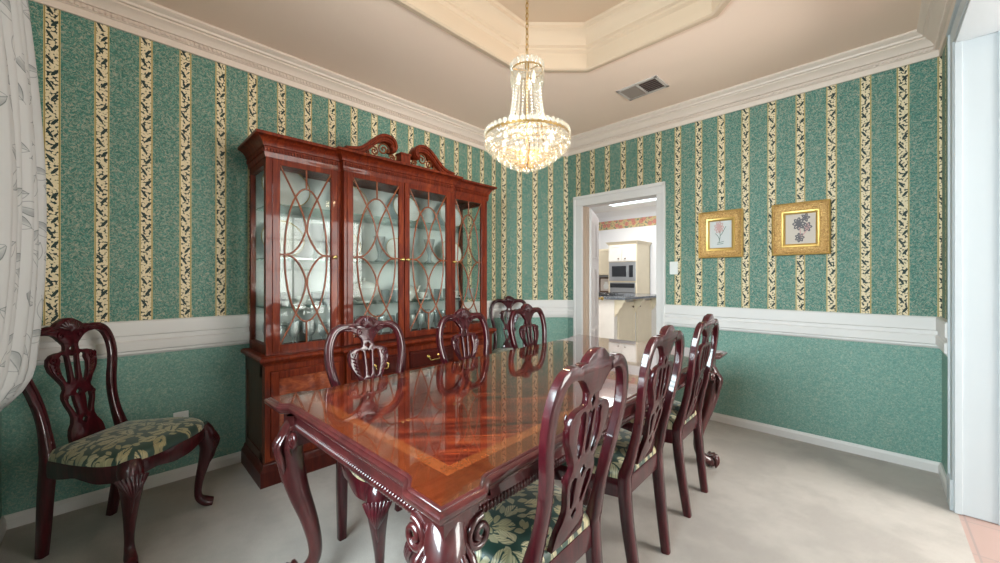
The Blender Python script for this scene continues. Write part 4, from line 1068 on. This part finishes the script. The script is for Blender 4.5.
m.box(-vx, vx, -vy, -vy + .024, -.010, 0); m.box(-vx, vx, vy - .024, vy, -.010, 0); m.box(-vx, -vx + .024, -vy, vy, -.010, 0); m.box(vx - .024, vx, -vy, vy, -.010, 0); m.box(-.012, .004, -vy, vy, -.010, 0)
m.build('vent_frame', M['vent'], t, smooth=0, bevel=.002)
MB().box(-vx + .02, vx - .02, -vy + .02, vy - .02, -.0015, 0).build('vent_duct', M['vent_dark'], t, smooth=0)
m = MB(); 
for k in range(7):
    yy = -vy + .034 + k * .0285; mm = Matrix.Translation((0, yy, -.006)) @ Matrix.Rotation(R(35), 4, 'X'); m.box(.004, vx - .022, -.0075, .0075, -.0007, .0007, mm)
for k in range(13):
    yy = -vy + .030 + k * .0148; mm = Matrix.Translation((0, yy, -.006)) @ Matrix.Rotation(R(-48), 4, 'X'); m.box(-vx + .022, -.012, -.0085, .0085, -.0007, .0007, mm)
m.build('louvers', M['vent_grey'], t, smooth=0)

# ---------------------------------------------------------------- kitchen things
def kdoor(parent, name, mat, x0, x1, y, z0, z1, kx, kz, axis='y'):
    """a framed flat door facing -y (axis 'y') or +x (axis 'x'); x0..x1 runs along it"""
    def bx(m, a, b, d0, d1, c, e): m.box(a, b, y - d1, y - d0, c, e) if axis == 'y' else m.box(y + d0, y + d1, a, b, c, e)
    m = MB(); f = .05; bx(m, x0, x1, 0, .016, z0, z1)
    bx(m, x0, x0 + f, .014, .021, z0, z1); bx(m, x1 - f, x1, .014, .021, z0, z1); bx(m, x0 + f, x1 - f, .014, .021, z0, z0 + f); bx(m, x0 + f, x1 - f, .014, .021, z1 - f, z1)
    o = m.build(name, mat, parent, smooth=0, bevel=.003)
    p = (kx, y - .03, kz) if axis == 'y' else (y + .03, kx, kz)
    m = MB(); m.ball(p, .014, (1, 1, 1), 10, 6); q = (kx, y - .015, kz) if axis == 'y' else (y + .015, kx, kz); m.tube([q, p], [.006, .006], n=6); m.build('knob', M['dark_wood_frame'], o, smooth=50)
ix0, ix1, iy0, iy1, it = -5.0, -2.69, 5.12, 8.0, .90
iy1 = 6.75
t = thing('kitchen_island', 'cream kitchen peninsula cabinet with scalloped brackets seen through the doorway', 'kitchen cabinet', (0, 0, 0))
m = MB(); m.box(ix0, ix1, iy0, iy1, .09, it); m.box(ix0, ix1 - .06, iy0 + .05, iy1, 0, .09); m.build('cabinet_body', M['cabinet_white'], t, smooth=0, bevel=.003)
for k in range(2):
    a = iy0 + .10 + k * .62; kdoor(t, 'door', M['cabinet_cream'], a, a + .54, ix1, .14, it - .05, a + .46 if k % 2 == 0 else a + .08, it - .13, 'x')
for k in range(3):
    a = iy0 + .03 + k * .62; m = MB()
    prof = [(0, it), (.16, it), (.16, it - .03), (.13, it - .05), (.115, it - .10), (.08, it - .13), (.055, it - .19), (.02, it - .22), (0, it - .25)]
    m.prism(prof, a - .02, a + .02, lambda u, v, w_: (ix1 + u, w_, v)); m.build('bracket', M['cabinet_cream'], t, smooth=30)
tag(MB().box(ix0 - .02, ix1 + .18, iy0 - .035, iy1, it, it + .035).build('countertop', M['granite'], smooth=0, bevel=.004), 'dark granite countertop on the cream kitchen peninsula', 'countertop')
t = thing('cooktop', 'black gas cooktop set on the kitchen countertop', 'cooktop', (0, 0, it + .036))
MB().box(-3.75, -2.95, 5.45, 5.95, 0, .010).build('glass_plate', M['black_glass'], t, smooth=0, bevel=.003)
for x, y in ((-3.6, 5.57), (-3.6, 5.83), (-3.35, 5.7), (-3.1, 5.57), (-3.1, 5.83)):
    m = MB(); m.lathe([(.0001, .01), (.05, .01), (.05, .016), (.03, .022), (.0001, .022)], 16, (x, y, 0))
    for a in range(4): c, s = math.cos(a * PI / 2), math.sin(a * PI / 2); m.tube([(x + .10 * c, y + .10 * s, .010), (x + .09 * c, y + .09 * s, .032), (x + .02 * c, y + .02 * s, .034)], [.006] * 3, n=6)
    m.build('burner', M['slot'], t, smooth=40)
tx0, tx1, ty = -3.80, -3.207, 7.0
KY -= .004
t = thing('oven_cabinet', 'tall cream kitchen cabinet housing the microwave and oven', 'kitchen cabinet', (0, 0, 0))
m = MB(); zt = 1.885; m.box(tx0, tx0 + .03, ty, KY, 0, zt); m.box(tx1 - .03, tx1, ty, KY, 0, zt)
for z0, z1 in ((0, .34), (.36, .40), (1.135, 1.175), (1.52, zt)): m.box(tx0 + .03, tx1 - .03, ty + .001, KY, z0, z1)
m.box(tx0, tx1, KY - .02, KY, 0, zt); m.build('cabinet_body', M['cabinet_cream'], t, smooth=0)
m = MB(); m.sweep([(tx1, KY), (tx1, ty), (tx0, ty), (tx0, KY)][::-1], [(-.02, zt - .01), (.0, zt - .01), (.012, zt), (.03, zt + .03), (.045, zt + .045), (-.02, zt + .045)][::1]) if False else m.sweep([(tx0, KY), (tx0, ty), (tx1, ty), (tx1, KY)], [(.02, zt - .01), (-.002, zt - .01), (-.012, zt), (-.03, zt + .03), (-.045, zt + .045), (.02, zt + .045)])
m.build('cornice', M['cabinet_cream'], t, smooth=25)
xm = (tx0 + tx1) / 2
kdoor(t, 'door', M['cabinet_white'], tx0 + .012, xm - .003, ty, 1.545, zt - .015, xm - .07, 1.60); kdoor(t, 'door', M['cabinet_white'], xm + .003, tx1 - .012, ty, 1.545, zt - .015, xm + .07, 1.60)
t = thing('microwave', 'stainless built-in microwave in the tall kitchen cabinet', 'microwave', (0, 0, 0))
m = MB(); m.box(tx0 + .035, tx1 - .035, ty - .012, ty + .40, 1.18, 1.515); m.box(tx0 + .02, tx1 - .02, ty - .016, ty - .002, 1.165, 1.53); m.build('microwave_body', M['steel'], t, smooth=0, bevel=.004)
MB().box(tx0 + .085, tx1 - .21, ty - .026, ty - .014, 1.245, 1.455).build('window', M['black_glass'], t, smooth=0, bevel=.004)
MB().box(tx1 - .15, tx1 - .07, ty - .022, ty - .014, 1.235, 1.465).build('control_panel', M['black_glass'], t, smooth=0, bevel=.002)
m = MB(); m.tube([(tx1 - .18, ty - .035, 1.23), (tx1 - .18, ty - .035, 1.47)], [.008, .008], n=8); m.build('handle', M['steel'], t)
t = thing('oven', 'black-fronted wall oven with steel trim under the microwave', 'oven', (0, 0, 0))
m = MB(); m.box(tx0 + .035, tx1 - .035, ty - .010, ty + .45, .405, 1.13); m.build('oven_body', M['steel'], t, smooth=0, bevel=.004)
MB().box(tx0 + .045, tx1 - .045, ty - .020, ty - .008, 1.03, 1.115).build('control_panel', M['black_glass'], t, smooth=0, bevel=.002)
MB().box(tx0 + .09, tx1 - .09, ty - .020, ty - .008, .52, .86).build('oven_window', M['black_glass'], t, smooth=0, bevel=.003)
m = MB(); m.tube([(tx0 + .07, ty - .05, .95), (tx1 - .07, ty - .05, .95)], [.011, .011], n=8)
for x in (tx0 + .09, tx1 - .09): m.tube([(x, ty - .008, .95), (x, ty - .05, .95)], [.008, .008], n=6)
m.build('handle', M['steel'], t)
t = thing('upper_cabinet', 'cream wall cabinet left of the microwave tower in the kitchen', 'kitchen cabinet', (0, 0, 0))
m = MB(); m.box(-4.75, tx0 - .002, 7.25, KY, 1.28, 1.83); m.build('cabinet_body', M['cabinet_cream'], t, smooth=0)
kdoor(t, 'door', M['cabinet_cream'], -4.26, tx0 - .012, 7.25, 1.29, 1.82, -4.20, 1.35); kdoor(t, 'door', M['cabinet_cream'], -4.74, -4.28, 7.25, 1.29, 1.82, -4.34, 1.35)
t = thing('base_cabinet', 'cream base cabinet under the framed picture beside the oven tower', 'kitchen cabinet', (0, 0, 0))
MB().box(-4.75, tx0 - .002, 7.02, KY, 0, .88).build('cabinet_body', M['cabinet_cream'], t, smooth=0); kdoor(t, 'door', M['cabinet_cream'], -4.27, tx0 - .012, 7.02, .12, .86, -4.20, .76)
tag(MB().box(-4.75, tx0 - .002, 7.0, KY, .88, .915).build('countertop', M['granite'], smooth=0, bevel=.003), 'dark countertop against the far kitchen wall, left of the oven', 'countertop')
t = thing('picture_frame', 'small dark framed picture leaning under the kitchen wall cabinet', 'picture', (-4.05, 7.36, .917), R(8))
m = MB(); m.box(-.15, -.12, -.01, .01, 0, .32); m.box(.12, .15, -.01, .01, 0, .32); m.box(-.12, .12, -.01, .01, 0, .03); m.box(-.12, .12, -.01, .01, .29, .32); m.box(-.12, .12, .0, .01, .03, .29); m.box(-.03, .03, .01, .08, 0, .02); m.build('frame', M['dark_wood_frame'], t, smooth=0)
MB().box(-.12, .12, -.004, .0, .03, .29).build('print', M['print_warm'], t, smooth=0)
m = MB(); m.lathe([(.0001, 0), (.05, .02), (.06, .08), (.03, .14), (.035, .16), (.0001, .165)], 16, (0, 0, 0), Matrix.Diagonal((1, .04, 1)).to_3x3()); o = m.build('drawing', M['china'], t); o.location = (0, -.006, .06)
t = thing('ceiling_panel', 'glowing rectangular light panel in the kitchen ceiling', 'ceiling light', (-3.1, 6.70, KZ))
m = MB(); m.box(-.62, .62, -.30, -.25, -.02, 0); m.box(-.62, .62, .25, .30, -.02, 0); m.box(-.62, -.57, -.25, .25, -.02, 0); m.box(.57, .62, -.25, .25, -.02, 0); m.build('panel_frame', M['plastic'], t, smooth=0)
MB().box(-.57, .57, -.25, .25, -.008, -.001).build('diffuser', M['panel'], t, smooth=0)
